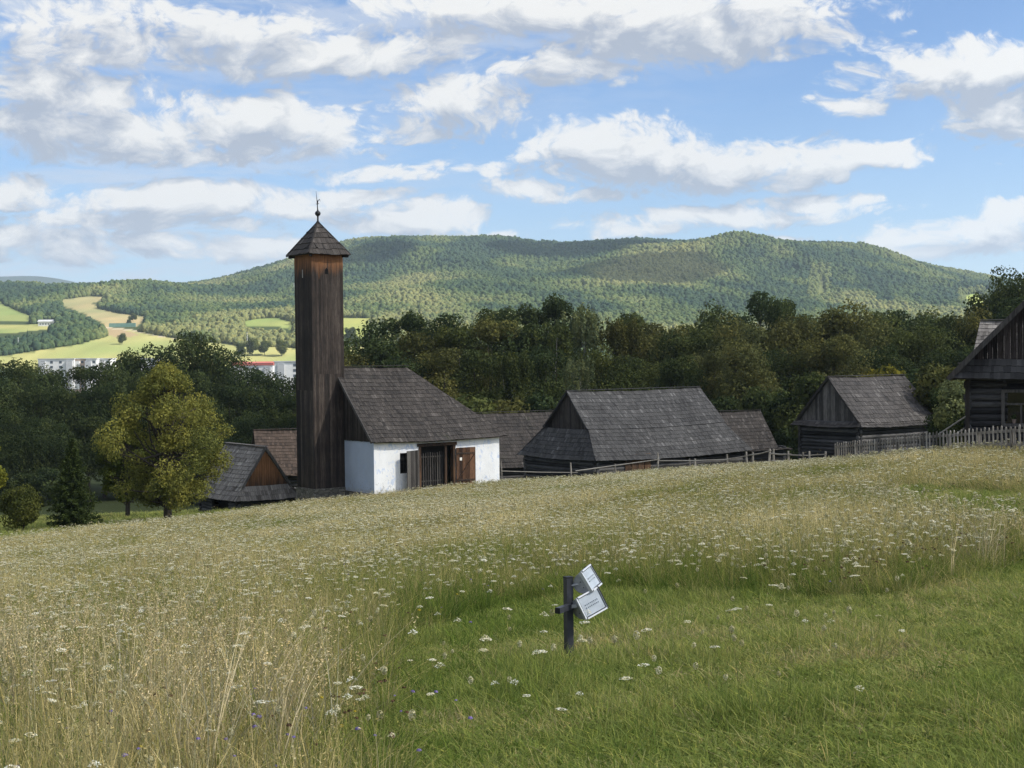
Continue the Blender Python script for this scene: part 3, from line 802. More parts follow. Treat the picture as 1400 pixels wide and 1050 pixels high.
mb = MB(); mb.box(xs[2] - .1, xs[3] + .2, -.42, -.065, -.3, .09); mb.build('door_step', STONE, house)

# ---- hose drying tower
def tl(x, y, z): return (x, y, z)
tower = thing('wooden_tower', 'tall square dark plank tower with pyramid shingle cap beside the white fire house', 'tower',
              P0 + np.array((math.cos(TH) * -2.1 - math.sin(TH) * 3.53, math.sin(TH) * -2.1 + math.cos(TH) * 3.53, -.12)), TH)
w_ = 2.1; HT = 14.72
mb = MB(); seam = 7.35
for (a, b, sd_) in (((0, 0), (w_, 0), 1), ((w_, 0), (w_, w_), 2), ((w_, w_), (0, w_), 3), ((0, w_), (0, 0), 4)):
    planks(mb, a, b, HT, seam + (.0 if sd_ in (1, 3) else -1.0), .17, .03, sd_); 
    planks(mb, a, b, seam + (.02 if sd_ in (1, 3) else -.98), .34, .18, .018, sd_ + 10)
mb.box(.003, w_ - .003, .003, w_ - .003, .35, HT, .25)
for a, b in ((0, 0), (w_, 0), (w_, w_), (0, w_)): mb.box(a - .045, a + .045, b - .045, b + .045, .35, HT - .01, .4)
mb.build('shaft', WOOD_TOWER, tower)
mb = MB()
ap = (w_ / 2, w_ / 2, HT + 2.05); e_ = .40; ez = HT - .02
cs = [(-e_, -e_, ez), (w_ + e_, -e_, ez), (w_ + e_, w_ + e_, ez), (-e_, w_ + e_, ez)]
for k in range(4):
    a, b = cs[k], cs[(k + 1) % 4]; d = .02
    va, vb = np.array(a), np.array(b); ctr = np.array(ap)
    dirn = (vb - va) / np.linalg.norm(vb - va) * .02
    shingles(mb, va, vb, ctr + dirn, ctr - dirn, .42, .17, .05, .06, 20 + k, rough=1.8)
for k in range(4):
    mb.bar(np.array(cs[k]) + (0, 0, .03), np.array(ap) + (0, 0, .03), .10, .03, .35)
cap = mb.build('roof', SH_DARK, tower)
for sx_ in (-1, 1):
    for sy_ in (-1, 1):
        mb = MB(); mb.bar((w_ / 2 + sx_ * .9, w_ / 2 + sy_ * .9, ez - .10), (w_ / 2 + sx_ * (w_ / 2 + e_ - .1), w_ / 2 + sy_ * (w_ / 2 + e_ - .1), ez - .13), .12, .12, .3); mb.build('rafter_end', WOOD_DARK, cap)
mb = MB(); z0 = HT + 1.93; c = (w_ / 2, w_ / 2)
mb.lathe([(.10, z0), (.13, z0 + .06), (.06, z0 + .16), (.05, z0 + .42), (.07, z0 + .46), (.15, z0 + .52), (.185, z0 + .62), (.15, z0 + .72), (.06, z0 + .78), (.05, z0 + .85)], (c[0], c[1], 0), 14)
mb.tube([(c[0], c[1], z0 + .8), (c[0] - .04, c[1], z0 + 1.35), (c[0] - .10, c[1], z0 + 2.0)], [.035, .022, .006], 6)
fin = mb.build('finial', IRON, cap, True)
mb = MB(); mb.tube([(c[0] - .02, c[1], z0 + 1.1), (c[0] + .02, c[1] - .01, z0 + 1.42), (c[0] + .10, c[1] - .06, z0 + 1.5), (c[0] + .14, c[1] - .09, z0 + 1.36)], [.02, .03, .025, .01], 6)
mb.tube([(c[0] - .10, c[1] + .06, z0 + 1.2), (c[0] + .07, c[1] - .05, z0 + 1.22)], [.012, .02], 6); mb.build('iron_hook', IRON, fin)
mb = MB(); zz = HT - 1.25      # little house-shaped vent and a slit
mb.poly([(w_ * .42, -.048, zz), (w_ * .53, -.048, zz), (w_ * .53, -.048, zz + .26), (w_ * .475, -.048, zz + .40), (w_ * .42, -.048, zz + .26)], .1)
mb.build('vent_opening', flat_mat('black_hole', (.002, .002, .002), 1), tower)
mb = MB(); mb.box(-.052, -.045, w_ * .50, w_ * .545, HT - 1.45, HT - .95, .9); mb.build('slit_window', flat_mat('slit_pale', (.28, .27, .26), .9), tower)
mb = MB(); mb.box(-.10, w_ + .08, -.10, w_ + .1, -.9, .33); mb.build('stone_footing', STONE, tower)

# ---- generic gablet barn
def barn(name, label, P, th, L, Wd, z_eave, rise, inset, gab, mat, gmat, pitch=.34, wallz=-2.6, ov=0.5, seed=0, wall=True, ends=(True, True), parts=True):
    """P: ground under the near eave corner; local x along the front eave, y back. Wall plan lies ov inside the eaves."""
    b = thing(name, label, 'barn' if 'barn' in name else ('shed' if 'shed' in name else 'house'), P, th)
    ze = z_eave - P[2]; rz = ze + rise; my = Wd / 2
    f = gab                                     # height share of the hip apron below the gablet
    zg_ = ze + rise * f; yg = my * f
    mb = MB(); xa, xb = (inset, L - inset)
    # front and back: lower trapezoid to the apron height, then verge-ended upper part
    mbs = MB()
    for sgn in (0, 1):
        def q(x, y, z): return (x, y, z) if sgn == 0 else (L - x, Wd - y, z)
        xg = inset * .92
        shingles(mb, q(0, 0, ze), q(L, 0, ze), q(L - xg, yg, zg_), q(xg, yg, zg_), pitch, .16, .034, .07, seed + sgn)
        shingles(mb, q(xg - .12, yg - .012, zg_ - .0), q(L - xg + .12, yg - .012, zg_), q(L - xa, my, rz), q(xa - .02, my, rz), pitch, .16, .034, .07, seed + 5 + sgn)
        shingles(mb, q(0, Wd, ze), q(0, 0, ze), q(inset, yg, zg_), q(inset, Wd - yg, zg_), pitch, .16, .034, .07, seed + 9 + sgn)
    mb.bar((xa - .05, my - .06, rz + .02), (xb + .05, my - .06, rz + .02), .14, .03, .3); mb.bar((xa - .05, my + .06, rz + .03), (xb + .05, my + .06, rz + .03), .14, .03, .3)
    mb.build('roof', mat, b)
    for e, xx in ((0, inset + .22), (1, L - inset - .22)):
        m2 = MB(); hgt = lambda fr: zg_ + (rz - zg_) * (1 - abs(fr * 2 - 1)) - .10
        if e == 0: planks(m2, (xx, Wd - yg), (xx, yg), hgt, zg_ - .12, .18, .03, seed + 2)
        else: planks(m2, (xx, yg), (xx, Wd - yg), hgt, zg_ - .12, .18, .03, seed + 2)
        m2.build('gable_boards', gmat, b)
    if wall:
        for yy in (ov, Wd - ov): m3 = MB(); logs(m3, (ov, yy), (L - ov, yy), wallz, ze + .12, .26, .2, seed + 3 + int(yy)); m3.build('log_wall', LOG, b)
        for xx in (ov, L - ov): m4 = MB(); logs(m4, (xx, ov), (xx, Wd - ov), wallz, ze + .12, .26, .2, seed + 6 + int(xx), phase=.13); m4.build('log_wall', LOGY, b)
    return b
def on_ground(px, py, D):
    p = W(px, py, D); return p
# long barn
e = W(814, 629.5, 98); g0 = e.copy(); g0[2] = h1(e[0] + 3, e[1] + 5) - .1
bigbarn = barn('long_barn', 'long log barn with broad grey shingle roof and triangular gablet, middle of the row', g0, TH, 15.5, 9.0, e[2], 4.72, 1.12, .44, SH_GREY, WOOD_DARK, .36, seed=31)
m5 = MB(); ze = e[2] - g0[2]
for k in range(4): m5.box(3.0 + k * .62, 3.55 + k * .62, .30, .345, .1, 1.75, .2 + .2 * k)
m5.build('barn_door', WOOD_DOOR, bigbarn)
# granary right
e = W(1176.5, 584, 92); g0 = e.copy(); g0[2] = e[2] - 2.5
gran = barn('log_granary', 'small square log granary with grey boarded gable left of the log cottage', g0, TH, 8.6, 6.0, e[2], 3.25, .30, .09, shingle_mat('shingle_worn', (.026, .024, .023), (.066, .060, .056), (.14, .13, .122), .2), WOOD_GREY, .36, wallz=-.6, ov=.5, seed=51)
# low shed left: front of the drawing is its gable end
e = W(323.6, 685, 88); g0 = e.copy(); g0[2] = e[2] - 1.5
Wd, L = 6.4, 4.44
shed = thing('log_shed', 'low log shed with pale shingle roof and warm brown plank gable left of the tower', 'shed', g0, TH)
ze = 1.5; rz = ze + 3.25; ga = .26; zg_ = ze + (rz - ze) * ga; xg = L / 2 * ga
mb = MB()
shingles(mb, (0, Wd, ze), (0, 0, ze), (xg, .35, zg_), (xg, Wd - .35, zg_), .3, .15, .034, .07, 61)
shingles(mb, (xg, Wd - .35, zg_), (xg, .25, zg_), (L / 2, .35, rz), (L / 2, Wd - .35, rz), .3, .15, .034, .07, 62)
shingles(mb, (L, 0, ze), (L, Wd, ze), (L - xg, Wd - .35, zg_), (L - xg, .35, zg_), .3, .15, .034, .07, 63)
shingles(mb, (L - xg, .25, zg_), (L - xg, Wd - .35, zg_), (L / 2, Wd - .35, rz), (L / 2, .35, rz), .3, .15, .034, .07, 64)
shingles(mb, (0, 0, ze), (L, 0, ze), (L - xg, .42, zg_), (xg, .42, zg_), .3, .15, .034, .07, 65)
mb.bar((L / 2 - .07, .28, rz + .02), (L / 2 - .07, Wd - .3, rz + .02), .15, .03, .3); mb.bar((L / 2 + .07, .28, rz + .03), (L / 2 + .07, Wd - .3, rz + .03), .15, .03, .3)
rf = mb.build('roof', SH_PALE, shed)
for sg in (-1, 1): mb = MB(); mb.bar((L / 2 + sg * (L / 2 - xg), .26, zg_ - .04), (L / 2, .34, rz - .04), .03, .14, .6); mb.build('verge_board', WOOD_GREY, rf)
mb = MB(); hg = lambda f: zg_ + (rz - zg_) * (1 - abs(2 * f - 1)) - .08
planks(mb, (xg, .52), (L - xg, .52), hg, zg_ - .05, .17, .03, 66); o = mb.build('gable_boards', WOOD_WARM, shed); tag(o, 'plank gable, warm brown under the eaves and black in the middle')
for yy in (.5, Wd - .5): mb = MB(); logs(mb, (.35, yy), (L - .35, yy), -1.2, ze + .08, .22, .2, 67 + int(yy)); mb.build('log_wall', LOG, shed)
for q, (xx, ya, yb) in enumerate(((.35, .5, 1.6), (.35, 4.3, Wd - .5), (L - .35, .5, Wd - .5))): mb = MB(); logs(mb, (xx, ya), (xx, yb), -1.2, ze + .08, .22, .15, 69 + q, phase=.11); mb.build('log_wall', LOGY, shed)
mb = MB(); mb.box(.9, .95, 1.4, 4.5, -1.0, ze); mb.build('dark_doorway', DARKIN, shed)
# rust brown roof behind the shed
e = W(352, 650, 103); g0 = e.copy(); g0[2] = e[2] - 2.2
rb = barn('brown_shed', 'shed with rust brown shingle roof seen behind the low log shed', g0, math.radians(18), 9.0, 6.2, e[2], 3.15, .2, .04, SH_RUST, WOOD_DARK, .3, seed=81, wallz=-.8)
# barn behind the fire house
e = W(640, 640, 111); g0 = e.copy(); g0[2] = e[2] - 2.3
bb = barn('back_barn', 'dark shingled barn half hidden between the fire house and the long barn', g0, math.radians(24), 11.0, 7.6, e[2], 4.15, .5, .1, SH_DARK, WOOD_DARK, .36, seed=91, wallz=-1.0)
# small lean-to roof in front of it
e = W(690, 636, 99); g0 = e.copy(); g0[2] = e[2] - 1.4
# roof behind the right end of the long barn
e = W(952, 617, 112); g0 = e.copy(); g0[2] = e[2] - 2.2
rb2 = barn('dark_shed', 'shed with plain dark roof behind the right end of the long barn', g0, math.radians(14), 8.2, 6.0, e[2], 3.0, 1.4, .03, SH_DARK, WOOD_DARK, .36, seed=101, wallz=-1.0)

# ---- log cottage at the right edge
TC = math.radians(-21)
cw = W(1324, 590, 57.0); zc_ = h1(cw[0] + 2, cw[1]) - .05; cw[2] = zc_
cot = thing('log_cottage', 'dark log cottage with boarded gable and potted plants in its window, right edge', 'house', cw, TC)
ze = W(1301, 516, 56.5)[2] - zc_; Wc = 7.2; ov = .72; half = Wc / 2 + ov; rz = ze + half * 1.03; Lc = 9.0; fo = .85
za = W(1331, 489.5, 56.8)[2] - zc_
xa_ = -ov + (za - ze) / 1.03
mb = MB()
shingles(mb, (-ov, Lc, ze), (-ov, -fo, ze), (Wc / 2, -fo + .25, rz), (Wc / 2, Lc, rz), .36, .17, .036, .07, 111)
shingles(mb, (Wc + ov, -fo, ze), (Wc + ov, Lc, ze), (Wc / 2, Lc, rz), (Wc / 2, -fo + .25, rz), .36, .17, .036, .07, 112)
rf = mb.build('roof', SH_GREY, cot)
mb = MB(); shingles(mb, (-ov + .02, -fo, ze), (Wc + ov - .02, -fo, ze), (Wc + ov - (xa_ + ov), -.06, za), (xa_, -.06, za), .36, .17, .036, .07, 113); mb.build('apron_roof', SH_GREY, cot)
for sg in (-1, 1):
    mb = MB(); a = np.array((Wc / 2 + sg * half, -fo - .03, ze - .07)); b = np.array((Wc / 2, -fo + .22, rz - .07)); mb.bar(a, b, .035, .20, .35); mb.build('verge_board', WOOD_GREY, rf)
mb = MB(); hg = lambda f: za + (rz - za) * (1 - abs(2 * f - 1)) - .12
planks(mb, (xa_ + .05, -.05), (Wc - xa_ - .05, -.05), hg, za - .06, .2, .03, 114); mb.build('gable_boards', wood_mat('gable_dark', (.009, .007, .007), (.023, .018, .017), (.055, .045, .043), 'z'), cot)
# log wall with a window opening
wx0 = 1.32; wx1 = wx0 + 1.36
p_top = W(1372, 535, 57.0)[2] - zc_; p_bot = W(1372, 579, 57.0)[2] - zc_
mb = MB()
logs(mb, (0, 0), (wx0, 0), -.4, ze + .3, .27, .12, 115); logs(mb, (wx1, 0), (Wc, 0), -.4, ze + .3, .27, .12, 115)
logs(mb, (wx0, 0), (wx1, 0), -.4, p_bot - .1, .27, .0, 115); logs(mb, (wx0, 0), (wx1, 0), p_top + .03, ze + .3, .27, .0, 116)
mb.build('log_wall', LOGC, cot); mb = MB(); logs(mb, (0, Lc - .5), (Wc, Lc - .5), -.4, ze + .3, .27, .15, 117); mb.build('log_wall', LOGC, cot)
for xx in (0, Wc): mb = MB(); logs(mb, (xx, 0), (xx, Lc - .5), -.4, ze + .2, .27, .15, 118 + int(xx), phase=.13); mb.build('log_wall', LOGY, cot)
mb = MB(); mb.box(-.10, .06, -.20, -.14, -.3, ze + .05); mb.build('corner_board', WOOD_DARK, cot)
glass = flat_mat('window_glass', (.006, .007, .009), .08, 0, .1, 6, .6)
mb = MB(); mb.box(wx0 + .06, wx1 - .06, .06, .075, p_bot + .02, p_top - .02); wn_ = mb.build('window', glass, cot)
mb = MB(); ft = p_bot + (p_top - p_bot) * .62
for a, b, c, d in ((wx0 - .06, wx1 + .06, p_bot - .10, p_bot + .03), (wx0 - .06, wx1 + .06, p_top - .03, p_top + .09), (wx0 - .06, wx0 + .07, p_bot + .03, p_top - .03), (wx1 - .07, wx1 + .06, p_bot + .03, p_top - .03)):
    mb.box(a, b, -.20, .05, c, d, .6)
mb.box(wx0 + .07, wx1 - .07, -.06, .04, ft - .04, ft + .04, .6); mb.box((wx0 + wx1) / 2 - .035, (wx0 + wx1) / 2 + .035, -.06, .04, p_bot + .03, ft - .04, .6)
mb.build('frame', WOOD_GREY, wn_)
potm = flat_mat('clay_pot', (.26, .20, .17), .8); plm = leaf_mat('pot_leaf', (.06, .09, .04), .2)
R_ = Matrix.Rotation(TC, 4, 'Z')
for k, (fx, lab) in enumerate(((.30, 'left of the two flower pots on the cottage window sill'), (.72, 'right of the two flower pots on the cottage window sill'))):
    lp = R_ @ Vector((wx0 + (wx1 - wx0) * fx, -.02, p_bot + .032)); pt = thing('flower_pot', lab, 'flower pot', (cw[0] + lp.x, cw[1] + lp.y, cw[2] + lp.z), 0, 'flower pots in the cottage window')
    mb = MB(); mb.lathe([(.05, 0), (.075, .13), (.085, .135), (.085, .16), (.06, .16)], seg=12); mb.build('pot', potm, pt)
    r = np.random.default_rng(k); c = r.normal(size=(60, 3)) * (.05, .03, .06) + (0, 0, .26); V, Fq = leaf_quads(c, .07, rand_dirs(60, r), r); link('plant', np_mesh('plant', V, Fq, tint=r.random(60)), plm, pt)
# roof of another barn behind the cottage
e = W(1311, 497, 70); g0 = e.copy(); g0[2] = h1(e[0], e[1])
cb = barn('cottage_barn', 'barn roof peeping out behind the left verge of the log cottage', g0, math.radians(-25), 6.5, 5.0, e[2], 2.15, .75, .03, SH_PALE, WOOD_DARK, .30, seed=121, wallz=-.4, ov=1.5)
# pale handrail by the cottage
ha = W(1283, 594, 60); hb_ = W(1321, 569, 59)
hr = thing('handrail', 'pair of slanting pale poles leaning towards the log cottage', 'handrail', (ha[0], ha[1], h1(ha[0], ha[1])))
gz = h1(ha[0], ha[1]); o_ = np.array((ha[0], ha[1], gz))
for k, dd in enumerate(((0, 0, 0), (.45, -.1, -.15))):
    mb = MB(); mb.tube([ha - o_ + dd, hb_ - o_ + dd], .035, 8, .8); mb.build('pole', FENCEW, hr)
# ------------------------------------------------------------------ trees
def skeleton(mb, H_, lobes, r, base_r, trunk_top):
    top = np.array((r.normal() * .25, r.normal() * .25, trunk_top))
    mid = np.array((r.normal() * .15, r.normal() * .15, trunk_top * .5))
    mb.tube([(0, 0, -.4), (0, 0, .15), tuple(mid), tuple(top)], [base_r * 1.35, base_r, base_r * .72, base_r * .3], 8)
    for c, rad in lobes:
        f = r.uniform(.3, .95); st = lerp((0, 0, 0), top, f) if f > .5 else lerp((0, 0, 0), mid, f * 2)
        st = np.array((st[0], st[1], min(st[2], c[2] - .3)))
        m = lerp(st, c, .55) + np.array((0, 0, -.25 * rad)) + r.normal(size=3) * .2
        mb.tube([tuple(st), tuple(m), tuple(c)], [base_r * .34, base_r * .2, base_r * .06], 5)
def broad_lobes(H_, R, zb, k, r, flat=.9):
    out = []; hz_ = (H_ - zb) / 2; zc = zb + hz_
    for i in range(k):
        d = rand_dirs(1, r)[0]; q = r.random() ** .45
        c = np.array((d[0] * R * .66 * q, d[1] * R * .66 * q, zc + d[2] * hz_ * .66 * q * flat))
        out.append((c, r.uniform(.22, .46) * R))
    for q in range(5):
        a = r.uniform(0, 6.28); out.append((np.array((math.cos(a) * R * r.uniform(0, .45), math.sin(a) * R * r.uniform(0, .45), H_ - r.uniform(.22, .42) * R)), r.uniform(.16, .30) * R))
    return out
def broad_crown(lobes, n, leaf, r, zmin=None, loose=.22):
    w = np.array([l[1] ** 2 for l in lobes]); w /= w.sum()
    li = r.choice(len(lobes), n, p=w); C = np.array([l[0] for l in lobes])[li]; Rr = np.array([l[1] for l in lobes])[li]
    d = rand_dirs(n, r); d[:, 2] = d[:, 2] * .9 + .12
    # ragged surface: clumps stick out by twig noise
    nz = fbm(d[:, 0] * 3 + li * 7.3, d[:, 1] * 3 + d[:, 2] * 3.7, 9, 3)
    rad = Rr * (.62 + .75 * nz) * np.where(r.random(n) < loose, r.uniform(.25, 1.0, n), r.uniform(.86, 1.10, n))
    P = C + d * rad[:, None]; P[:, 2] -= .08 * rad
    if zmin is not None:
        k = P[:, 2] > zmin + r.normal(size=n) * .3; P, d, li = P[k], d[k], li[k]
    nm = d + rand_dirs(len(P), r) * .85; nm /= np.linalg.norm(nm, axis=1, keepdims=True)
    V, Fq = leaf_quads(P, leaf * r.uniform(.6, 1.35, len(P)), nm, r)
    lt = r.random(len(lobes))
    t = np.clip(.5 + (lt[li] - .5) * .45 + (fbm(P[:, 0] * .8, P[:, 1] * .8 + P[:, 2] * .9, 4, 2) - .5) * .5 + r.normal(size=len(P)) * .13, 0, 1)
    return V, Fq, t
def tree_meshes(kind, seed, H_, R, zb, k, n, leaf, base_r):
    r = np.random.default_rng(seed); lobes = broad_lobes(H_, R, zb, k, r)
    mb = MB(); skeleton(mb, H_, lobes, r, base_r, H_ * .72)
    V, Fq, t = broad_crown(lobes, n, leaf, r, zb * .75)
    me = bpy.data.meshes.new('trunk'); me.from_pydata(mb.v, [], mb.f); a = me.attributes.new('tint', 'FLOAT', 'FACE'); a.data.foreach_set('value', np.array(mb.t, np.float32)); me.materials.append(BARK)
    mc = np_mesh('crown', V, Fq, tint=t); mc.materials.append(LEAF)
    mc['top'] = float(np.percentile(V[:, 2], 99.7))
    return me, mc
def birch_meshes(seed, H_, R, zb, n, leaf):
    r = np.random.default_rng(seed); lobes = broad_lobes(H_, R, zb, 12, r)
    mb = MB(); skeleton(mb, H_, lobes, r, .17, H_ * .85)
    P = []; S = []
    for i in range(300):
        c, rad = lobes[r.integers(len(lobes))]; d = rand_dirs(1, r)[0]; s = c + d * rad * r.uniform(.5, 1.05); Ls = r.uniform(.9, 3.0); out = np.array((d[0], d[1], 0)) * .35
        m = int(n / 300); f = r.random(m) ** .9
        q = s + out * np.sqrt(f)[:, None] * .8 + np.array((0, 0, -1.0)) * (f * Ls)[:, None] + r.normal(size=(m, 3)) * .10
        P.append(q); S.append(np.full(m, r.random()))
    P = np.concatenate(P); S = np.concatenate(S)
    V, Fq = leaf_quads(P, leaf * r.uniform(.7, 1.3, len(P)), rand_dirs(len(P), r), r)
    me = bpy.data.meshes.new('trunk'); me.from_pydata(mb.v, [], mb.f); a = me.attributes.new('tint', 'FLOAT', 'FACE'); a.data.foreach_set('value', np.array(mb.t, np.float32)); me.materials.append(BIRCHBARK)
    mc = np_mesh('crown', V, Fq, tint=np.clip(S * .6 + .2 + r.normal(size=len(P)) * .12, 0, 1)); mc.materials.append(LEAF)
    return me, mc
def spruce_meshes(seed, H_, R, zb, n, leaf, droop=.25):
    r = np.random.default_rng(seed); mb = MB(); mb.tube([(0, 0, -.4), (0, 0, H_ * .5), (0, 0, H_ * .97)], [.03 * H_, .017 * H_, .004 * H_], 7)
    P = []; Nn = []; T = []; z = zb
    nb = 0; br = []
    while z < H_ * .98:
        f = (z - zb) / (H_ - zb); rad = R * (1 - f) ** .85 * r.uniform(.82, 1.12) + .06
        for a in np.arange(8) * 6.283 / 8 + r.random() * 6.28:
            br.append((z + r.normal() * .06, rad * r.uniform(.7, 1.15), a + r.normal() * .12, f))
        z += max(.16, (H_ - zb) / 26)
    w = np.array([b[1] for b in br]); w /= w.sum()
    for bi, b in enumerate(br):
        m = max(5, int(n * w[bi])); s = r.random(m) ** .75; a = b[2]
        x = s * b[1]; lat = r.normal(size=m) * .17 * (b[1] * (1.05 - s) + .12)
        zz = b[0] - droop * x * (1 - .45 * s) + .10 * b[1] * s ** 2 * (b[3] + .3) + r.normal(size=m) * .05
        P.append(np.stack([math.cos(a) * x - math.sin(a) * lat, math.sin(a) * x + math.cos(a) * lat, zz], -1)); T.append(np.clip(.35 + .4 * s + r.normal(size=m) * .15, 0, 1))
    P = np.concatenate(P); T = np.concatenate(T); nm = rand_dirs(len(P), r) * .8 + (0, 0, .9); nm /= np.linalg.norm(nm, axis=1, keepdims=True)
    V, Fq = leaf_quads(P, leaf * r.uniform(.7, 1.4, len(P)), nm, r, .4)
    me = bpy.data.meshes.new('trunk'); me.from_pydata(mb.v, [], mb.f); a = me.attributes.new('tint', 'FLOAT', 'FACE'); a.data.foreach_set('value', np.array(mb.t, np.float32)); me.materials.append(BARK)
    mc = np_mesh('crown', V, Fq, tint=T); mc.materials.append(LEAF)
    return me, mc

def plant_tree(name, label, cat, meshes, x, y, sx_, sz, col, rz, group=None, lean=0.0, sink=.15):
    t = thing(name, label, cat, (x, y, h1(x, y) - sink), rz, group); t.scale = (sx_, sx_, sz); t.rotation_euler = (lean, lean * .5, rz)
    for me in meshes:
        o = link(me.name.split('.')[0], me, None, t); o.color = (*col, 1)
    return t

KIND = {}
for k in range(5): KIND['broad', k] = (tree_meshes('broad', 100 + k, 16, 5.0 + .35 * k, 2.2, 22 + k, 24000, .29, .26), 16)
for k in range(3): KIND['tall', k] = (tree_meshes('tall', 200 + k, 18, 3.9 + .2 * k, 2.6, 22, 20000, .29, .24), 18)
KIND['airy', 0] = (tree_meshes('airy', 301, 16, 4.6, 3.5, 30, 7500, .36, .26), 16)
for k in range(2): KIND['birch', k] = (birch_meshes(310 + k, 17, 4.6, 3.0, 16000, .26), 17)
for k in range(2): KIND['spruce', k] = (spruce_meshes(320 + k, 16, 3.6, 1.0, 15000, .42), 16)
for k in range(3): KIND['bush', k] = (tree_meshes('bush', 330 + k, 6, 3.2, .4, 10, 6500, .30, .12), 6)
NOUN = {'broad': ('broadleaf_tree', 'spreading tree', 'tree'), 'tall': ('broadleaf_tree', 'tall narrow tree', 'tree'), 'airy': ('broadleaf_tree', 'thin crowned tree', 'tree'),
        'birch': ('birch_tree', 'drooping birch', 'tree'), 'spruce': ('spruce_tree', 'pointed spruce', 'tree'), 'bush': ('bush', 'low rounded bush', 'bush')}
HUE = {'d': ((.050, .068, .027), 'dark green'), 'm': ((.070, .086, .030), 'mid green'), 'o': ((.098, .100, .034), 'olive'), 'b': ((.086, .092, .035), 'brownish olive'),
       'y': ((.150, .135, .022), 'yellowing'), 'p': ((.135, .160, .075), 'pale green'), 's': ((.075, .105, .085), 'silvery blue')}
PLACE = [(-60, 'left of the round shrub'), (20, 'above the round shrub'), (62, 'between shrub and small conifer'), (92, 'above the small conifer'), (128, 'right of the small conifer'),
         (165, 'left of the yellow-green tree'), (205, 'above the yellow-green tree'), (250, 'right above the yellow-green tree'), (300, 'above the low log shed'),
         (345, 'above the brown shed'), (388, 'left of the tower'), (440, 'behind the tower'), (492, "left over the fire house ridge"), (535, "over the fire house ridge"), (572, "right over the fire house ridge"),
         (612, 'above the fire house hip'), (650, 'low right of the fire house'), (690, 'above the back barn'), (732, 'left of the long barn'), (772, 'above the long barn gablet'),
         (812, 'left over the long barn ridge'), (855, 'over the long barn ridge'), (900, 'right over the long barn ridge'), (945, 'at the long barn ridge end'), (990, 'above the dark shed'),
         (1035, 'right of the dark shed'), (1075, 'left of the log granary'), (1112, 'above the granary gable'), (1150, 'left over the granary ridge'), (1195, 'right over the granary ridge'),
         (1240, 'right of the granary ridge'), (1275, 'over the granary right slope'), (1312, 'left of the cottage barn'), (1350, 'behind the cottage barn'), (1390, 'above the log cottage'), (1450, 'beyond the log cottage')]
ROW = {1: 'in the front row', 2: 'in the middle row', 3: 'in the back row', 0: 'at the wood edge'}
BASES = {}; SEEN = {}
def base_label(px, kind, hue, row):
    pl = min(PLACE, key=lambda s: abs(s[0] - px))[1]
    return f"{HUE[hue][1]} {NOUN[kind][1]} {ROW[row]}, {pl}"
def belt(px, top, D, kind, hue, row, wid=1.0):
    kinds = [q for q in KIND if q[0] == kind]; q = kinds[rnd.randrange(len(kinds))]
    meshes, Hp = KIND[q]; Hp = meshes[1].get('top', Hp)
    p = W(px, top, D); g = h1(p[0], p[1]); ht = max(2.5, p[2] - g + .2)
    sz = ht / Hp * 1.0; sx_ = wid * (sz if kind in ('spruce', 'bush') else min(sz, 1.25) * .92 + .08) * rnd.uniform(.9, 1.12)
    c = np.array(HUE[hue][0]) * rnd.uniform(.85, 1.18)
    nm, noun, cat = NOUN[kind]
    lab = base_label(px, kind, hue, row); n = BASES[lab]
    if n > 1:
        k = SEEN.get(lab, 0); SEEN[lab] = k + 1
        lab += ', ' + (['left one', 'right one'] if n == 2 else ['leftmost', 'second from left', 'third from left', 'fourth from left'])[k]
    plant_tree(nm, lab, cat, meshes, p[0], p[1], sx_, sz, c, rnd.uniform(0, 6.28), {'bush': 'bushes at the foot of the wood'}.get(kind, 'trees of the wood behind the buildings'))
# belt right of the tower, back to front
ENV = [(440, 470), (480, 455), (500, 440), (540, 428), (575, 440), (610, 432), (650, 432), (680, 425), (710, 424), (735, 418), (762, 408), (800, 414), (840, 420), (865, 436), (900, 446), (940, 442), (975, 440), (1000, 424),
       (1045, 404), (1068, 412), (1085, 420), (1110, 432), (1150, 424), (1190, 432), (1230, 428), (1265, 430), (1300, 432), (1335, 426), (1360, 392), (1385, 378), (1420, 375), (1480, 372)]
ex, ey = zip(*ENV)
def env(px): return float(np.interp(px, ex, ey))
LENV = [(-60, 495), (0, 498), (40, 498), (80, 506), (120, 506), (160, 490), (185, 488), (215, 470), (265, 461), (295, 476), (320, 508), (350, 503), (385, 512), (410, 518), (440, 500)]
lx, ly = zip(*LENV)
def lenv(px): return float(np.interp(px, lx, ly))
BELT = []
for px, top, kind, hue in [(505, 441, 'airy', 'd'), (552, 431, 'tall', 'd'), (600, 434, 'broad', 'd'), (648, 436, 'broad', 'm'), (690, 424, 'tall', 'd'), (728, 420, 'tall', 'd'), (763, 408, 'tall', 'd'), (862, 432, 'broad', 'm'),
                     (905, 446, 'broad', 'o'), (950, 443, 'broad', 'm'), (998, 423, 'broad', 'd'), (1047, 404, 'broad', 'd'), (1072, 414, 'tall', 'd'), (1112, 434, 'broad', 'm'), (1195, 430, 'broad', 'm'), (1240, 428, 'broad', 'd'), (1285, 430, 'broad', 'm'), (1322, 436, 'airy', 'd'),
                     (1362, 398, 'broad', 'd'), (1392, 372, 'broad', 'm'), (1440, 366, 'broad', 'd'), (465, 470, 'broad', 'm')]:
    BELT.append((px, top, rnd.uniform(172, 190), kind, hue, 3, 1.0))
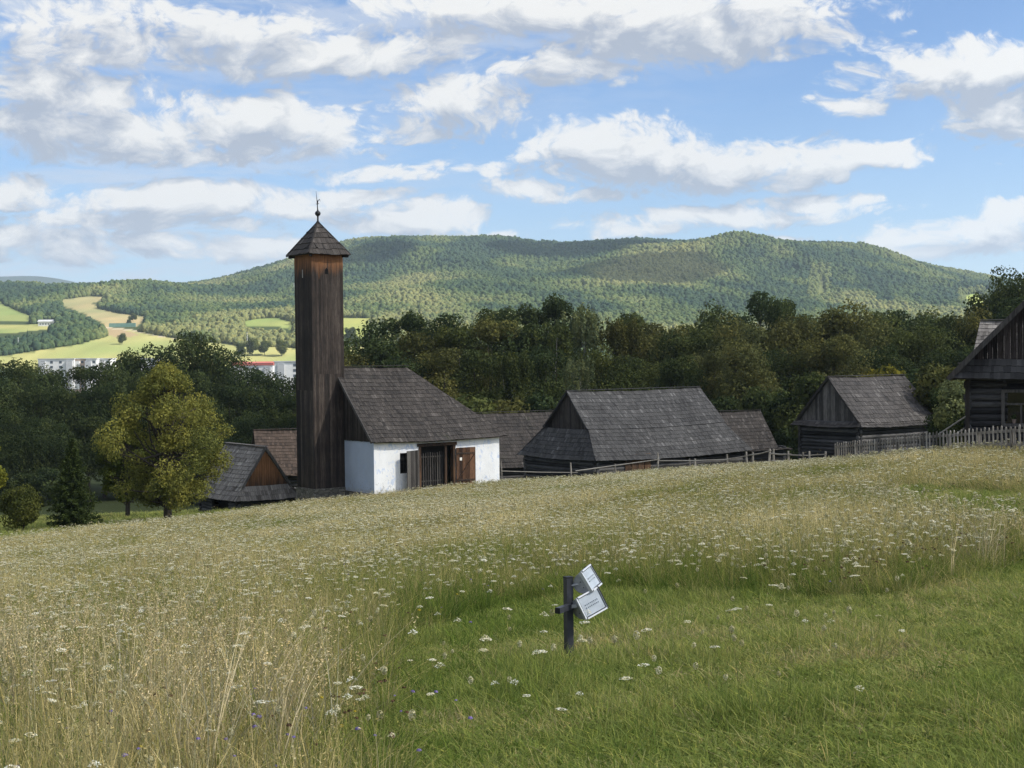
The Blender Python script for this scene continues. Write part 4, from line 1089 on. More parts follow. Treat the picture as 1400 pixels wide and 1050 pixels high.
for px, top, kind, hue in [(530, 462, 'broad', 'd'), (582, 458, 'broad', 'o'), (628, 450, 'tall', 'm'), (672, 440, 'tall', 'o'), (712, 442, 'broad', 'd'), (800, 413, 'birch', 'p'), (752, 436, 'birch', 'm'), (848, 430, 'birch', 'o'), (890, 462, 'broad', 'o'),
                     (930, 456, 'broad', 'm'), (975, 452, 'broad', 'm'), (1025, 440, 'broad', 'b'), (1085, 436, 'broad', 'b'), (1150, 421, 'broad', 'b'), (1180, 446, 'broad', 'o'), (1225, 452, 'broad', 'm'), (1268, 450, 'broad', 'm'),
                     (1310, 450, 'broad', 'd'), (1350, 430, 'broad', 'o'), (1400, 410, 'broad', 'd'), (480, 488, 'broad', 'o'), (1460, 400, 'broad', 'd')]:
    BELT.append((px, top, rnd.uniform(150, 163), kind, hue, 2, 1.0))
for px, top, kind, hue in [(500, 505, 'broad', 'd'), (555, 492, 'broad', 'd'), (600, 480, 'broad', 'o'), (636, 512, 'spruce', 's'), (660, 482, 'broad', 'm'), (700, 475, 'birch', 'm'), (745, 478, 'broad', 'd'), (792, 486, 'birch', 'p'), (830, 480, 'broad', 'm'),
                     (880, 494, 'broad', 'm'), (925, 490, 'broad', 'd'), (968, 484, 'broad', 'b'), (1015, 470, 'broad', 'b'), (1060, 482, 'broad', 'd'), (1100, 470, 'broad', 'o'), (1145, 462, 'broad', 'b'), (1190, 478, 'broad', 'd'), (1200, 505, 'bush', 'y'),
                     (1228, 490, 'broad', 'd'), (1275, 482, 'broad', 'd'), (1315, 478, 'broad', 'd'), (1350, 474, 'broad', 'm')]:
    BELT.append((px, top, rnd.uniform(136, 146), kind, hue, 1, .95))
for px, top, kind, hue, D in [(520, 552, 'bush', 'd', 126), (640, 545, 'bush', 'm', 124), (705, 548, 'bush', 'o', 125), (760, 540, 'bush', 'd', 124), (1000, 545, 'bush', 'd', 128), (1050, 532, 'bush', 'm', 126), (1085, 540, 'bush', 'd', 122), (1120, 512, 'bush', 'm', 118),
                        (1255, 508, 'bush', 'd', 112), (1285, 520, 'bush', 'd', 108), (1300, 530, 'bush', 'd', 92), (1265, 545, 'bush', 'd', 104), (1318, 522, 'bush', 'p', 84), (1290, 500, 'bush', 'o', 98), (1075, 585, 'bush', 'd', 116), (1330, 555, 'bush', 'm', 74)]:
    BELT.append((px, top, D, kind, hue, 0, 1.0))
# left of the tower
for px, top, kind, hue in [(-20, 495, 'broad', 'd'), (25, 496, 'broad', 'd'), (68, 505, 'broad', 'd'), (108, 503, 'tall', 'd'), (145, 500, 'broad', 'd'), (178, 484, 'broad', 'd'), (222, 474, 'airy', 'd'), (262, 458, 'broad', 'd'), (300, 480, 'broad', 'd'), (340, 504, 'broad', 'd'), (380, 512, 'broad', 'd'), (418, 512, 'broad', 'd')]:
    BELT.append((px, top, rnd.uniform(200, 212), kind, hue, 3, 1.0))
for px, top, kind, hue in [(0, 520, 'broad', 'd'), (50, 528, 'broad', 'd'), (95, 530, 'broad', 'd'), (140, 526, 'broad', 'd'), (200, 512, 'broad', 'd'), (250, 505, 'broad', 'd'), (315, 530, 'broad', 'd'), (360, 532, 'broad', 'd'), (400, 540, 'broad', 'd')]:
    BELT.append((px, top, rnd.uniform(186, 194), kind, hue, 2, 1.0))
for px, top, kind, hue in [(-15, 560, 'broad', 'd'), (30, 566, 'broad', 'd'), (75, 575, 'broad', 'd'), (120, 572, 'broad', 'd'), (165, 570, 'broad', 'd'), (230, 560, 'broad', 'd'), (290, 560, 'broad', 'd'), (345, 566, 'broad', 'd'), (395, 570, 'broad', 'd')]:
    BELT.append((px, top, rnd.uniform(175, 182), kind, hue, 1, 1.0))
for px, top in [(-10, 640), (28, 648), (66, 640), (262, 640), (330, 615), (380, 610)]:
    BELT.append((px, top, rnd.uniform(168, 172), 'bush', 'd', 0, 1.25))
for q in BELT: BASES[base_label(q[0], q[3], q[4], q[5])] = BASES.get(base_label(q[0], q[3], q[4], q[5]), 0) + 1
for bargs in sorted(BELT, key=lambda b: (b[0])): belt(*bargs)

# ---- trees on the lawn at the left
def place_px(name, label, cat, meshes, Hp, px, pbase, ptop, D, col, wid, group=None):
    p = W(px, ptop, D); g = h1(p[0], p[1]); s = (p[2] - g) / Hp
    return plant_tree(name, label, cat, meshes, p[0], p[1], wid, s, col, rnd.uniform(0, 6.28), group, 0, .1)
def ovoid_tree(seed, H_, R, zb, n, leaf, base_r):
    r = np.random.default_rng(seed); lobes = []
    for i in range(120):
        f = r.random() ** 1.1; prof = (np.interp(f, [0, .12, .3, .5, .72, .88, 1], [.44, .66, .90, 1, .66, .32, .10])); a = r.uniform(0, 6.28); q = R * prof * math.sqrt(r.uniform(.12, 1)) * .84
        lobes.append((np.array((math.cos(a) * q, math.sin(a) * q, zb + .5 + (H_ - zb - 1.0) * f)), R * r.uniform(.09, .20) * (.55 + .45 * prof)))
    mb = MB(); skeleton(mb, H_, lobes, r, base_r, H_ * .8); V, Fq, t = broad_crown(lobes, n, leaf, r, zb * .9, .35)
    me = bpy.data.meshes.new('trunk'); me.from_pydata(mb.v, [], mb.f); a = me.attributes.new('tint', 'FLOAT', 'FACE'); a.data.foreach_set('value', np.array(mb.t, np.float32)); me.materials.append(BARK)
    mc = np_mesh('crown', V, Fq, tint=t); mc.materials.append(LEAF); return me, mc
mt = ovoid_tree(401, 9.2, 4.5, .75, 38000, .130, .24)
place_px('broadleaf_tree', 'full yellow-green tree standing on the lawn left of the low log shed', 'tree', mt, 9.2, 226, 712, 490, 80, (.170, .178, .048), 1.0)
mt = ovoid_tree(402, 6.5, 2.4, .7, 11000, .17, .17)
place_px('broadleaf_tree', 'darker low tree with black trunk just left behind the yellow-green tree', 'tree', mt, 6.5, 172, 702, 560, 90, (.07, .085, .022), .95)
mt = spruce_meshes(403, 4.8, 1.35, .35, 15000, .13, .12)
place_px('spruce_tree', 'small dense dark green conifer on the lawn right of the round shrub', 'tree', mt, 4.8, 98, 720, 596, 76, (.048, .070, .026), 1.12)
mt = tree_meshes('shrub', 404, 2.7, 1.75, .1, 14, 11000, .12, .05)
place_px('shrub', 'round olive green shrub on the lawn at the left', 'shrub', mt, 2.7, 30, 722, 660, 75, (.095, .105, .03), .95)
mt = tree_meshes('shrub', 405, 5.0, 1.6, .6, 10, 6000, .16, .1)
place_px('small_tree', 'yellow-green young tree cut by the left edge of the photo', 'tree', mt, 5.0, -22, 700, 596, 84, (.16, .17, .03), 1.0)
# lone trees in the far fields
for px, pb, h_, lab in [(167, 471, 9.5, 'lone small tree in the middle of the light field'), (176, 446, 7, 'lower of the two lone trees at the edge of the tan field'), (182, 440, 10, 'taller lone tree at the edge of the tan field'), (64, 472, 4.5, 'single low bush in the light field by the hedgerow'),
                        (345, 487, 14, 'round tree left of the grove above the red roofed block'), (362, 486, 12, 'middle tree of the grove above the red roofed block'), (385, 487, 13, 'tree right in the grove above the white block'), (330, 488, 11, 'leftmost tree of the grove above the red roofed block'), (478, 470, 14, 'round tree right of the tower in front of the green field'), (487, 478, 12, 'lower round tree right of the tower by the green field')]:
    g = G(px, pb, 900, 2400); meshes, Hp = KIND['bush', rnd.randrange(3)]
    plant_tree('field_tree', lab, 'tree', meshes, g[0], g[1], h_ / Hp * 1.0, h_ / Hp, (.075, .095, .03), rnd.uniform(0, 6), 'trees in the far fields')
HAZE = 8.0e-5
# ------------------------------------------------------------------ town and farm in the valley
CONC = flat_mat('panel_white', (.62, .62, .61), .9, 0, .12, .3); CONC2 = flat_mat('panel_grey', (.40, .41, .42), .9, 0, .12, .3); PINK = flat_mat('panel_sand', (.52, .40, .32), .9, 0, .1, .3)
REDR = flat_mat('red_sheet', (.36, .10, .08), .7, 0, .1, .2); WGL = flat_mat('block_glass', (.07, .085, .10), .3, 0, .1, .3, .5)
def block(label, pxa, pxb, top, D, mat, flo=6, roofm=None, depth=12):
    a = W(pxa, top, D); b_ = W(pxb, top, D); L = b_[0] - a[0]; g = h1((a[0] + b_[0]) / 2, D)
    t = thing('apartment_block', label, 'apartment block', (a[0], D, g), 0, 'apartment blocks in the valley'); Ht = a[2] - g
    mb = MB(); mb.box(0, L, 0, depth, 0, Ht); mb.build('wall', mat, t)
    mb = MB(); mb.box(-.4, L + .4, -.4, depth + .4, Ht + .02, Ht + (.5 if roofm is None else 1.3))
    if roofm is not None: mb.hexa([(-.5, -.5, Ht + 1.31), (L + .5, -.5, Ht + 1.31), (L + .5, depth + .5, Ht + 1.31), (-.5, depth + .5, Ht + 1.31)], [(-.5, depth / 2 - .3, Ht + 2.2), (L + .5, depth / 2 - .3, Ht + 2.2), (L + .5, depth / 2, Ht + 2.2), (-.5, depth / 2, Ht + 2.2)])
    mb.build('roof', roofm or CONC2, t)
    nb = max(2, int(L / 5.2)); n = 0
    fl = [f for f in range(int(Ht / 2.9)) if Ht - f * 2.9 > 2.2][-6:] if False else range(min(6, int(Ht / 2.9)))
    for f in fl:
        z = Ht - 2.5 - f * 2.9
        for k in range(nb):
            if n >= 96 or z < .5: break
            x = (k + .5) * L / nb; mb = MB(); w = .8 if k % 3 else 1.1; mb.box(x - w, x + w, -.06, .02, z, z + 1.5); mb.build('window', WGL, t); n += 1
    for k in range(0, nb, 3):
        x = (k + .5) * L / nb; mb = MB(); mb.box(x - 1.9, x + 1.9, -1.0, -.08, max(0, Ht - 18), Ht - 1.2)
        if k < 9: mb.build('balcony_stack', CONC2 if mat is CONC else CONC, t)
block('long white and grey apartment block left, behind the dark trees', 52, 101, 491.5, 850, CONC)
block('sand coloured narrow apartment block between two white ones', 101.5, 116, 491, 852, PINK)
block('white apartment block right of the sand coloured one', 117, 132, 491, 850, CONC)
block('small white apartment block beside the gap with poles', 135, 151, 491, 856, CONC)
block('pale block end peeping over the trees left of the dark oak', 190, 214, 491, 860, CONC2)
block('apartment block with a red roof left of the wooden tower', 316, 373, 500, 800, CONC, roofm=REDR)
block('pale grey apartment block touching the wooden tower on its left', 375, 412, 495, 770, CONC)
block('white block glimpsed through the thin tree right of the tower', 494, 512, 500, 790, CONC)
block('white block behind the leaves of the thin tree over the fire house', 526, 548, 497, 800, CONC)
g = G(60, 446, 900, 2400)
fb = thing('farm_building', 'small white farm building between hedges at the edge of the left fields', 'farm building', (W(52, 446, g[1])[0], g[1], g[2] - .3), 0)
Lf = W(74, 446, g[1])[0] - W(52, 446, g[1])[0]
mb = MB(); mb.box(0, Lf, 0, 8, 0, 5.0); mb.build('wall', CONC, fb)
mb = MB(); mb.hexa([(-.6, -.8, 5.02), (Lf + .6, -.8, 5.02), (Lf + .6, 8.8, 5.02), (-.6, 8.8, 5.02)], [(-.6, 3.6, 7.0), (Lf + .6, 3.6, 7.0), (Lf + .6, 4.4, 7.0), (-.6, 4.4, 7.0)]); mb.build('roof', CONC2, fb)
for k in range(5): mb = MB(); mb.box(Lf * (.1 + .17 * k), Lf * (.1 + .17 * k) + 1.3, -.05, .02, 1.8, 3.2); mb.build('window', WGL, fb)
mb = MB(); mb.box(Lf * .86, Lf * .86 + 2.2, -.05, .02, .1, 3.3); mb.build('door', WGL, fb)
g = G(150, 447.5, 900, 2400)
nf = thing('net_fence', 'long pale green net fence between tan field and light field', 'fence', (W(149, 447, g[1])[0], g[1], g[2] - .2), math.radians(-6))
Ln = W(187, 447, g[1])[0] - W(149, 447, g[1])[0]
mb = MB(); mb.box(0, Ln, -.03, .03, .3, 4.2); mb.build('net', flat_mat('green_net', (.20, .34, .27), .9, 0, .15, .3), nf)
for k in range(9): mb = MB(); mb.tube([(Ln * k / 8, .1, 0), (Ln * k / 8, .1, 4.5)], .08, 6); mb.build('post', CONC2, nf)
for px, pb, h_, lab in ((25, 476, 9, 'thin pale pole at the hedgerow of the left field'), (338, 472, 11, 'thin pale pole in front of the grove left of the tower'), (402, 398, 12, 'thin pale pole against the hill beside the tower top')):
    g = G(px, pb, 900, 2900); t = thing('utility_pole', lab, 'pole', g, 0, 'poles in the valley'); mb = MB(); mb.tube([(0, 0, -.2), (0, 0, h_)], [.22, .14], 8); mb.build('pole', CONC, t); mb = MB(); mb.bar((-.9, 0, h_ - .6), (.9, 0, h_ - .6), .16, .12); mb.build('cross_arm', CONC2, t)

# ------------------------------------------------------------------ fences
def fence_pt(px, py, D): return W(px, py, D)
def build_picket():
    A = W(1143, 632, 72.5); B = W(1436, 612, 46.5)
    A[2] = h1(A[0], A[1]); n = 66
    f = thing('picket_fence', 'weathered grey picket fence in front of the granary and log cottage', 'fence', A, 0)
    r = random.Random(4); d = (B - A)[:2]; L = np.linalg.norm(d); d = d / L; nr = np.array((d[1], -d[0]))
    zat = lambda u: h1(*(A[:2] + d * u)) - A[2]
    def topz(u):
        px = np.interp(u / L, [0, 1], [1143, 1436]); p = A[:2] + d * u
        py = np.interp(px, [1143, 1165, 1230, 1300, 1340, 1400, 1440], [605, 604, 599, 590, 588, 581.5, 577]); return W(px, py, p[1])[2] - A[2]
    for k in range(n):
        u = L * k / (n - 1); w = .058 * r.uniform(.75, 1.25); z0 = zat(u) - .1; z1 = topz(u) + r.uniform(-.05, .04); ln = r.uniform(-.012, .012)
        c = d * u; mb = MB(); o = nr * .035
        def P_(s, q, z): return (*(c + d * (s * w + ln * (z - z0)) + nr * q), z)
        b = [P_(-1, .055, z0), P_(1, .055, z0), P_(1, .03, z0), P_(-1, .03, z0)]; t1 = [P_(-1, .055, z1 - .06), P_(1, .055, z1 - .06), P_(1, .03, z1 - .06), P_(-1, .03, z1 - .06)]
        t2 = [P_(-.3, .055, z1), P_(.3, .055, z1), P_(.3, .03, z1), P_(-.3, .03, z1)]
        tt = min(1, max(0, r.gauss(.5, .2))); mb.hexa(b, t1, tt); mb.hexa(t1, t2, tt); mb.build('picket', FENCEW, f)
    ns = 12
    for hgt in (.30, .80):
        mb = MB()
        for k in range(ns):
            ua, ub = L * k / ns, L * (k + 1) / ns; a = d * ua; b = d * ub; zb = lambda u: zat(u) + (topz(u) - zat(u)) * hgt
            mb.bar((*a, zb(ua)), (*b, zb(ub)), .055, .10, .4)
        mb.build('rail', FENCEW, f)
    for k in range(9):
        u = L * k / 8; c = d * u - nr * .09; mb = MB(); mb.bar((*c, zat(u) - .2), (*c, topz(u) - .12), .12, .12, .35); mb.build('post', FENCEW, f)
build_picket()
def build_rails():
    pts = [(686, 655, 91.5, 630), (781, 652, 91.5, 632.5), (841, 649, 91.2, 634), (900, 645, 90.5, 619), (943, 642, 90, 627), (950, 641.5, 90, 627), (994, 638, 88.5, 621), (1022, 636, 86.5, 617.5), (1029, 635, 86, 618), (1051, 633, 83.5, 613.5), (1057, 632, 83, 613.5), (1079, 631, 80, 616.5), (1098, 630, 77.5, 618), (1107, 630, 76.5, 617), (1127, 631, 74.5, 617)]
    A = W(*pts[0][:3]); A[2] = h1(A[0], A[1])
    f = thing('rail_fence', 'old split rail fence with leaning posts in front of the long barn', 'fence', A, 0); r = random.Random(8)
    base = []; tops = []
    for (px, pb, D, pt) in pts:
        p = W(px, pt, D); g = h1(p[0], p[1]); base.append(np.array((p[0], p[1], g)) - A); tops.append(p - A)
        lean = r.uniform(-.08, .08); mb = MB(); a = base[-1] - (0, 0, .3); b = tops[-1] + (lean, r.uniform(-.05, .05), 0)
        rr = r.uniform(.05, .075); mb.tube([a, lerp(a, b, .5) + (r.uniform(-.02, .02), 0, 0), b], [rr * 1.1, rr, rr * .8], 7, r.uniform(.3, .8)); mb.build('post', FENCEW, f)
    R_ = [(787, 644, 91.4, 902, 628, 90.4), (899, 630, 90.6, 996, 628, 88.3), (992, 628, 88.6, 1030, 621, 86), (1026, 622, 86.2, 1054, 616, 83.2), (1052, 620, 83.4, 1082, 621, 79.8), (1078, 622, 80.1, 1130, 621, 74.2),
          (686, 644, 91.4, 790, 646, 91.3), (688, 655, 91.3, 783, 654, 91.3), (905, 641, 90.3, 1000, 636, 88), (1056, 630, 83, 1128, 629, 74.4)]
    for (xa, ya, da, xb, yb, db) in R_:
        a = W(xa, ya, da) - A; b = W(xb, yb, db) - A; mb = MB(); m = lerp(a, b, .5) + (0, 0, r.uniform(-.06, .0)); rr = r.uniform(.035, .05) * (.55 if xa < 700 else 1)
        mb.tube([a, m, b], [rr * 1.1, rr, rr * .8], 7, r.uniform(.4, .9)); mb.build('rail', FENCEW, f)
build_rails()

# ------------------------------------------------------------------ floodlight post
def build_flood():
    D = 13.3; base = W(778, 906, D); gz = h1(base[0], base[1]); base[2] = gz
    t = thing('floodlight_post', 'short dark steel post carrying two grey LED floodlights in the mown grass', 'floodlight', base, 0)
    steel = flat_mat('painted_steel', (.042, .045, .055), .45, .3, .25, 14); alu = flat_mat('cast_housing', (.30, .315, .335), .6, .15, .25, 22); black = flat_mat('rubber_black', (.012, .012, .014), .6)
    trim = flat_mat('bright_trim', (.50, .52, .54), .45, .3, .1, 20); refl = flat_mat('white_reflector', (.33, .37, .41), .35, 0, .16, 9, .5); dotm = flat_mat('led_lens', (.40, .44, .48), .2, 0, .1, 9, .8)
    top = W(778.5, 789.5, D)[2] - gz
    an = math.radians(28); ux = np.array((math.cos(an), math.sin(an), 0)); uy = np.array((-math.sin(an), math.cos(an), 0))
    mb = MB(); mb.obox((0, 0, top / 2 - .1), ux * .034, uy * .034, (0, 0, top / 2 + .1)); mb.build('post', steel, t)
    mb = MB(); mb.obox((0, 0, top + .004), ux * .037, uy * .037, (0, 0, .005)); mb.build('post_cap', black, t)
    P_ = lambda px, py, d=0: W(px, py, D + d) - base
    a = P_(762.5, 835, -.22); b = P_(779, 829, -.03)
    mb = MB(); mb.bar(a, b, .052, .052); o = mb.build('cross_arm', steel, t)
    dirn = (b - a) / np.linalg.norm(b - a); mb = MB(); mb.bar(a - dirn * .006, a - dirn * .0005, .054, .054); mb.build('end_plug', black, o)
    def head(c, A_, V_, w, h, dep, lab):
        A_ = np.array(A_, float); A_ /= np.linalg.norm(A_); V_ = np.array(V_, float); V_ -= A_ * (V_ @ A_); V_ /= np.linalg.norm(V_); N_ = np.cross(V_, A_)
        e = np.array(c); Q = lambda a_, v_, n_: e + A_ * a_ * w / 2 + V_ * v_ * h / 2 + N_ * n_
        # half-round housing extruded along the long axis
        prof = []
        for k in range(13):
            th = math.pi * k / 12; prof.append((-math.cos(th), -abs(math.sin(th)) ** .75 * dep))
        mb = MB(); n = len(prof)
        for s in (-1, 1):
            ring = [Q(s * 1.0, v, nn) for v, nn in prof]; mb.poly(ring if s < 0 else ring[::-1], .6)
        for k in range(n - 1):
            mb.poly([Q(-1, *prof[k]), Q(1, *prof[k]), Q(1, *prof[k + 1]), Q(-1, *prof[k + 1])], .5)
        for k in range(7):      # cooling fins along the back
            x = -.75 + k * .25
            ring = [Q(x - .03, v * 1.05, nn * 1.09 - .004) for v, nn in prof[1:-1]]; ring2 = [Q(x + .03, v * 1.05, nn * 1.09 - .004) for v, nn in prof[1:-1]]
            for j in range(len(ring) - 1): mb.poly([ring[j], ring2[j], ring2[j + 1], ring[j + 1]], .4)
        hd = mb.build('lamp_head', alu, t); tag(hd, lab)
        mb = MB()
        for s in (-1, 1):
            mb.obox(Q(s * 1.02, 0, -.012), A_ * .006, V_ * (h / 2 + .004), N_ * .016); mb.obox(Q(0, s * 1.03, .0), A_ * (w / 2 - .001 * 0 - .008), V_ * .007, N_ * .014)
        mb.build('frame', trim, hd)
        mb = MB(); mb.obox(Q(1.05, 0, -.03), A_ * .004, V_ * (h / 2 + .008), N_ * .04); mb.build('dark_edge', black, hd)
        mb = MB(); mb.obox(Q(0, 0, -.010), A_ * (w / 2 - .012), V_ * (h / 2 - .012), N_ * .006); mb.build('reflector', refl, hd)
        mb = MB()
        for i in range(8):
            for j in (-.12, .16):
                cc = Q(-.56 + i * .16, j, 0.002); mb.obox(cc, A_ * .004, V_ * .006, N_ * .005)
        mb.build('led_row', dotm, hd)
        mb = MB()
        for s in (-.6, .6):
            for vv in (-.25, .35): mb.tube([Q(-1.0, vv, -.3 * dep - .2 * dep * abs(s)), Q(-1.02, vv, -.3 * dep - .2 * dep * abs(s))], .006, 6)
        mb.build('screw', black, hd)
        return hd
    def centre(q, d): return P_(q[0], q[1], d)
    # lower lamp: glass corners in the photograph (789,817) (818,806) (831,832) (798,844)
    head(centre((809.5, 824.5), -.06), (.80, .50, .335), (.34, -.14, -.93), .250, .205, .19, 'larger lower floodlight head turned towards the viewer')
    head(centre((808.5, 790), .05), (.40, .86, .16), (.46, -.16, -.87), .225, .20, .15, 'upper floodlight head turned further to the right')
    mb = MB(); mb.bar(P_(781, 800, -.01), P_(797, 797, .02), .03, .012); mb.build('bracket', alu, t); mb = MB(); mb.bar(P_(781, 829, -.03), P_(790, 828, -.05), .045, .03); mb.build('bracket', alu, t)
build_flood()

# ------------------------------------------------------------------ meadow
MIX = leaf_mat('meadow_blade', inst=[(0, (.09, .145, .028)), (.25, (.17, .20, .054)), (.48, (.30, .272, .120)), (.75, (.455, .402, .212)), (1, (.66, .61, .38))], trans=.38, var=.55)
LAWN = leaf_mat('lawn_blade', inst=[(0, (.130, .180, .038)), (.5, (.245, .285, .078)), (.8, (.345, .340, .120)), (1, (.44, .37, .19))], trans=.38, var=.42)
DRY = leaf_mat('dry_stalk', inst=[(0, (.28, .225, .12)), (.5, (.46, .39, .23)), (1, (.62, .54, .36))], trans=.15, var=.3)
STEM = leaf_mat('flower_stem', col=(.18, .20, .065), trans=.15, var=.35)
def blades(n, hmin, hmax, spread, width, lean, r, seg=3):
    """bent tapering blades, quads"""
    a = r.uniform(0, 6.283, n); rad = spread * np.sqrt(r.random(n)); bx, by = rad * np.cos(a), rad * np.sin(a)
    h = r.uniform(hmin, hmax, n); da = a + r.normal(size=n) * 1.1; ln = h * np.abs(r.normal(size=n)) * lean; wa = r.uniform(0, 3.14, n); w = width * r.uniform(.6, 1.3, n)
    rows = []
    for k in range(seg + 1):
        f = k / seg; cx = bx + np.cos(da) * ln * f ** 2; cy_ = by + np.sin(da) * ln * f ** 2; cz = h * f * (1 - .12 * f * np.minimum(ln / h, 1)); ww = w * (1 - f ** 1.6) * .5 + .0004
        rows.append(np.stack([cx - np.cos(wa) * ww, cy_ - np.sin(wa) * ww, cz], -1)); rows.append(np.stack([cx + np.cos(wa) * ww, cy_ + np.sin(wa) * ww, cz], -1))
    V = np.stack(rows, 1); m = 2 * (seg + 1); i0 = np.arange(n)[:, None] * m; Fq = []
    for k in range(seg): Fq.append(np.concatenate([i0 + 2 * k, i0 + 2 * k + 1, i0 + 2 * k + 3, i0 + 2 * k + 2], 1))
    Fq = np.stack(Fq, 1).reshape(-1, 4); t = np.repeat(np.clip(r.normal(.5, .22, n), 0, 1), seg)
    tips = np.stack([bx + np.cos(da) * ln, by + np.sin(da) * ln, h * (1 - .12 * np.minimum(ln / h, 1))], -1)
    return V.reshape(-1, 3), Fq, t, tips
def merge(parts):
    V, Fq, T = [], [], []; o = 0
    for v, f, t in parts: V.append(v); Fq.append(np.asarray(f) + o); T.append(t); o += len(v)
    return np.concatenate(V), np.concatenate(Fq), np.concatenate(T)
rg = np.random.default_rng(77)
P_MEAD = []
for k in range(7):
    v, f, t, tips = blades(24, .14, .56, .15, .0085, .6, rg); parts = [(v, f, t)]
    v2, f2, t2, tp = blades(7, .40, .70, .13, .0048, .28, rg, 3); parts.append((v2, f2, np.clip(t2 + .15, 0, 1)))
    m_ = 14 if k % 3 == 0 else 4; c = np.repeat(tp, 2, 0)[:m_] + rg.normal(size=(m_, 3)) * (.006, .006, .03); v3, f3 = leaf_quads(c, .024, rand_dirs(m_, rg), rg, .35); parts.append((v3, f3, np.clip(rg.normal(.5, .2, m_), 0, 1)))
    m_ = 6; c = np.stack([rg.normal(size=m_) * .08, rg.normal(size=m_) * .08, rg.uniform(.05, .22, m_)], -1); nm = rand_dirs(m_, rg) * .6 + (0, 0, .8); nm /= np.linalg.norm(nm, axis=1, keepdims=True); v3, f3 = leaf_quads(c, rg.uniform(.04, .08, m_), nm, rg, .45); parts.append((v3, f3, np.full(m_, .2)))
    V, Fq, T = merge(parts); P_MEAD.append(proto('meadow_tuft', np_mesh('meadow_tuft', V, Fq, tint=T), MIX))
P_LAWN = []
for k in range(5):
    v, f, t, tips = blades(28, .03, .12, .16, .0088, .95, rg, 3); c = np.stack([rg.normal(size=14) * .09, rg.normal(size=14) * .09, rg.uniform(.01, .04, 14)], -1); nm = rand_dirs(14, rg) * .5 + (0, 0, 1); nm /= np.linalg.norm(nm, axis=1, keepdims=True)
    v3, f3 = leaf_quads(c, .035, nm, rg, .7); V, Fq, T = merge([(v, f, t), (v3, f3, np.full(14, .35))]); P_LAWN.append(proto('lawn_tuft', np_mesh('lawn_tuft', V, Fq, tint=T), LAWN))
P_DRY = []
for k in range(6):
    v, f, t, tips = blades(7, .60, 1.05, .10, .0066, .34, rg, 4); c = np.repeat(tips, 9, 0) + rg.normal(size=(63, 3)) * (.012, .012, .05); v3, f3 = leaf_quads(c, .022, rand_dirs(63, rg), rg, .3)
    V, Fq, T = merge([(v, f, t), (v3, f3, np.clip(rg.normal(.6, .2, 63), 0, 1))]); P_DRY.append(proto('dry_tuft', np_mesh('dry_tuft', V, Fq, tint=T), DRY))

def region(n, d0, d1, powr=1.0, half=.45):
    D = d0 + (d1 - d0) * rg.random(n) ** powr; x = rg.uniform(-half, half, n) * (D + 4.5); y = D; z = H(x, y); px, py = proj(np.stack([x, y, z], -1)); return x, y, z, px, py
FOOT = []
for P_o, th, L_, W_ in ((P0, TH, Lh, Wh),):
    FOOT.append((P_o, th, -.1, L_ + .1, -.05, W_)); 
FOOT.append((P0, TH, -2.2, 0, 3.3, 5.8)); FOOT.append((np.array(bigbarn.location), TH, .3, 15, .3, 8.7)); FOOT.append((np.array(shed.location), TH, .3, 4.2, .3, 6.2)); FOOT.append((np.array(cot.location), TC, -.1, 7.3, -.1, 9)); FOOT.append((np.array(gran.location), TH, .4, 8.2, .4, 5.6))
def outside(x, y):
    k = np.ones(len(x), bool)
    for (P_o, th, x0, x1, y0, y1) in FOOT:
        lx_ = (x - P_o[0]) * math.cos(th) + (y - P_o[1]) * math.sin(th); ly_ = -(x - P_o[0]) * math.sin(th) + (y - P_o[1]) * math.cos(th); k &= ~((lx_ > x0) & (lx_ < x1) & (ly_ > y0) & (ly_ < y1))
    fx, fy = base_fl
    return k & (np.hypot(x - fx, y - fy) > .10)
base_fl = W(778, 906, 13.3)[:2]
def dist_mown(x, y, z):
    """0 in the mown grass, 1 in the open meadow"""
    m, m2 = is_mown(x, y, z); return ~(m | m2)
def rotz(n, tilt=.0): return np.stack([rg.normal(size=n) * tilt, rg.normal(size=n) * tilt, rg.uniform(0, 6.28, n)], -1)

def greenness(x, y, px, py):
    """tone of the meadow: low = green, high = straw"""
    t = .50 + (fbm(x / 5, y / 7, 71, 3) - .5) * .75 + (fbm(x / 1.3, y / 2.2, 72, 2) - .5) * .35
    g = np.exp(-((np.minimum(0, 0) + np.hypot((px - 650) / 190, (py - 860) / 70)) ** 2)) * .30        # lush strip behind the mown edge
    g2 = np.exp(-(np.hypot((px - 1000) / 330, (py - 830) / 40) ** 2)) * .26
    g3 = np.exp(-(np.hypot((px - 640) / 300, (py - 1010) / 70) ** 2)) * .16
    s = np.exp(-(np.hypot((px - 330) / 260, (py - 940) / 130) ** 2)) * .0
    b = np.exp(-(np.hypot((px - 1230) / 160, (py - 690) / 18) ** 2)) * .25
    return np.clip(t + .03 - g - g2 - g3 + s - b, 0, 1)
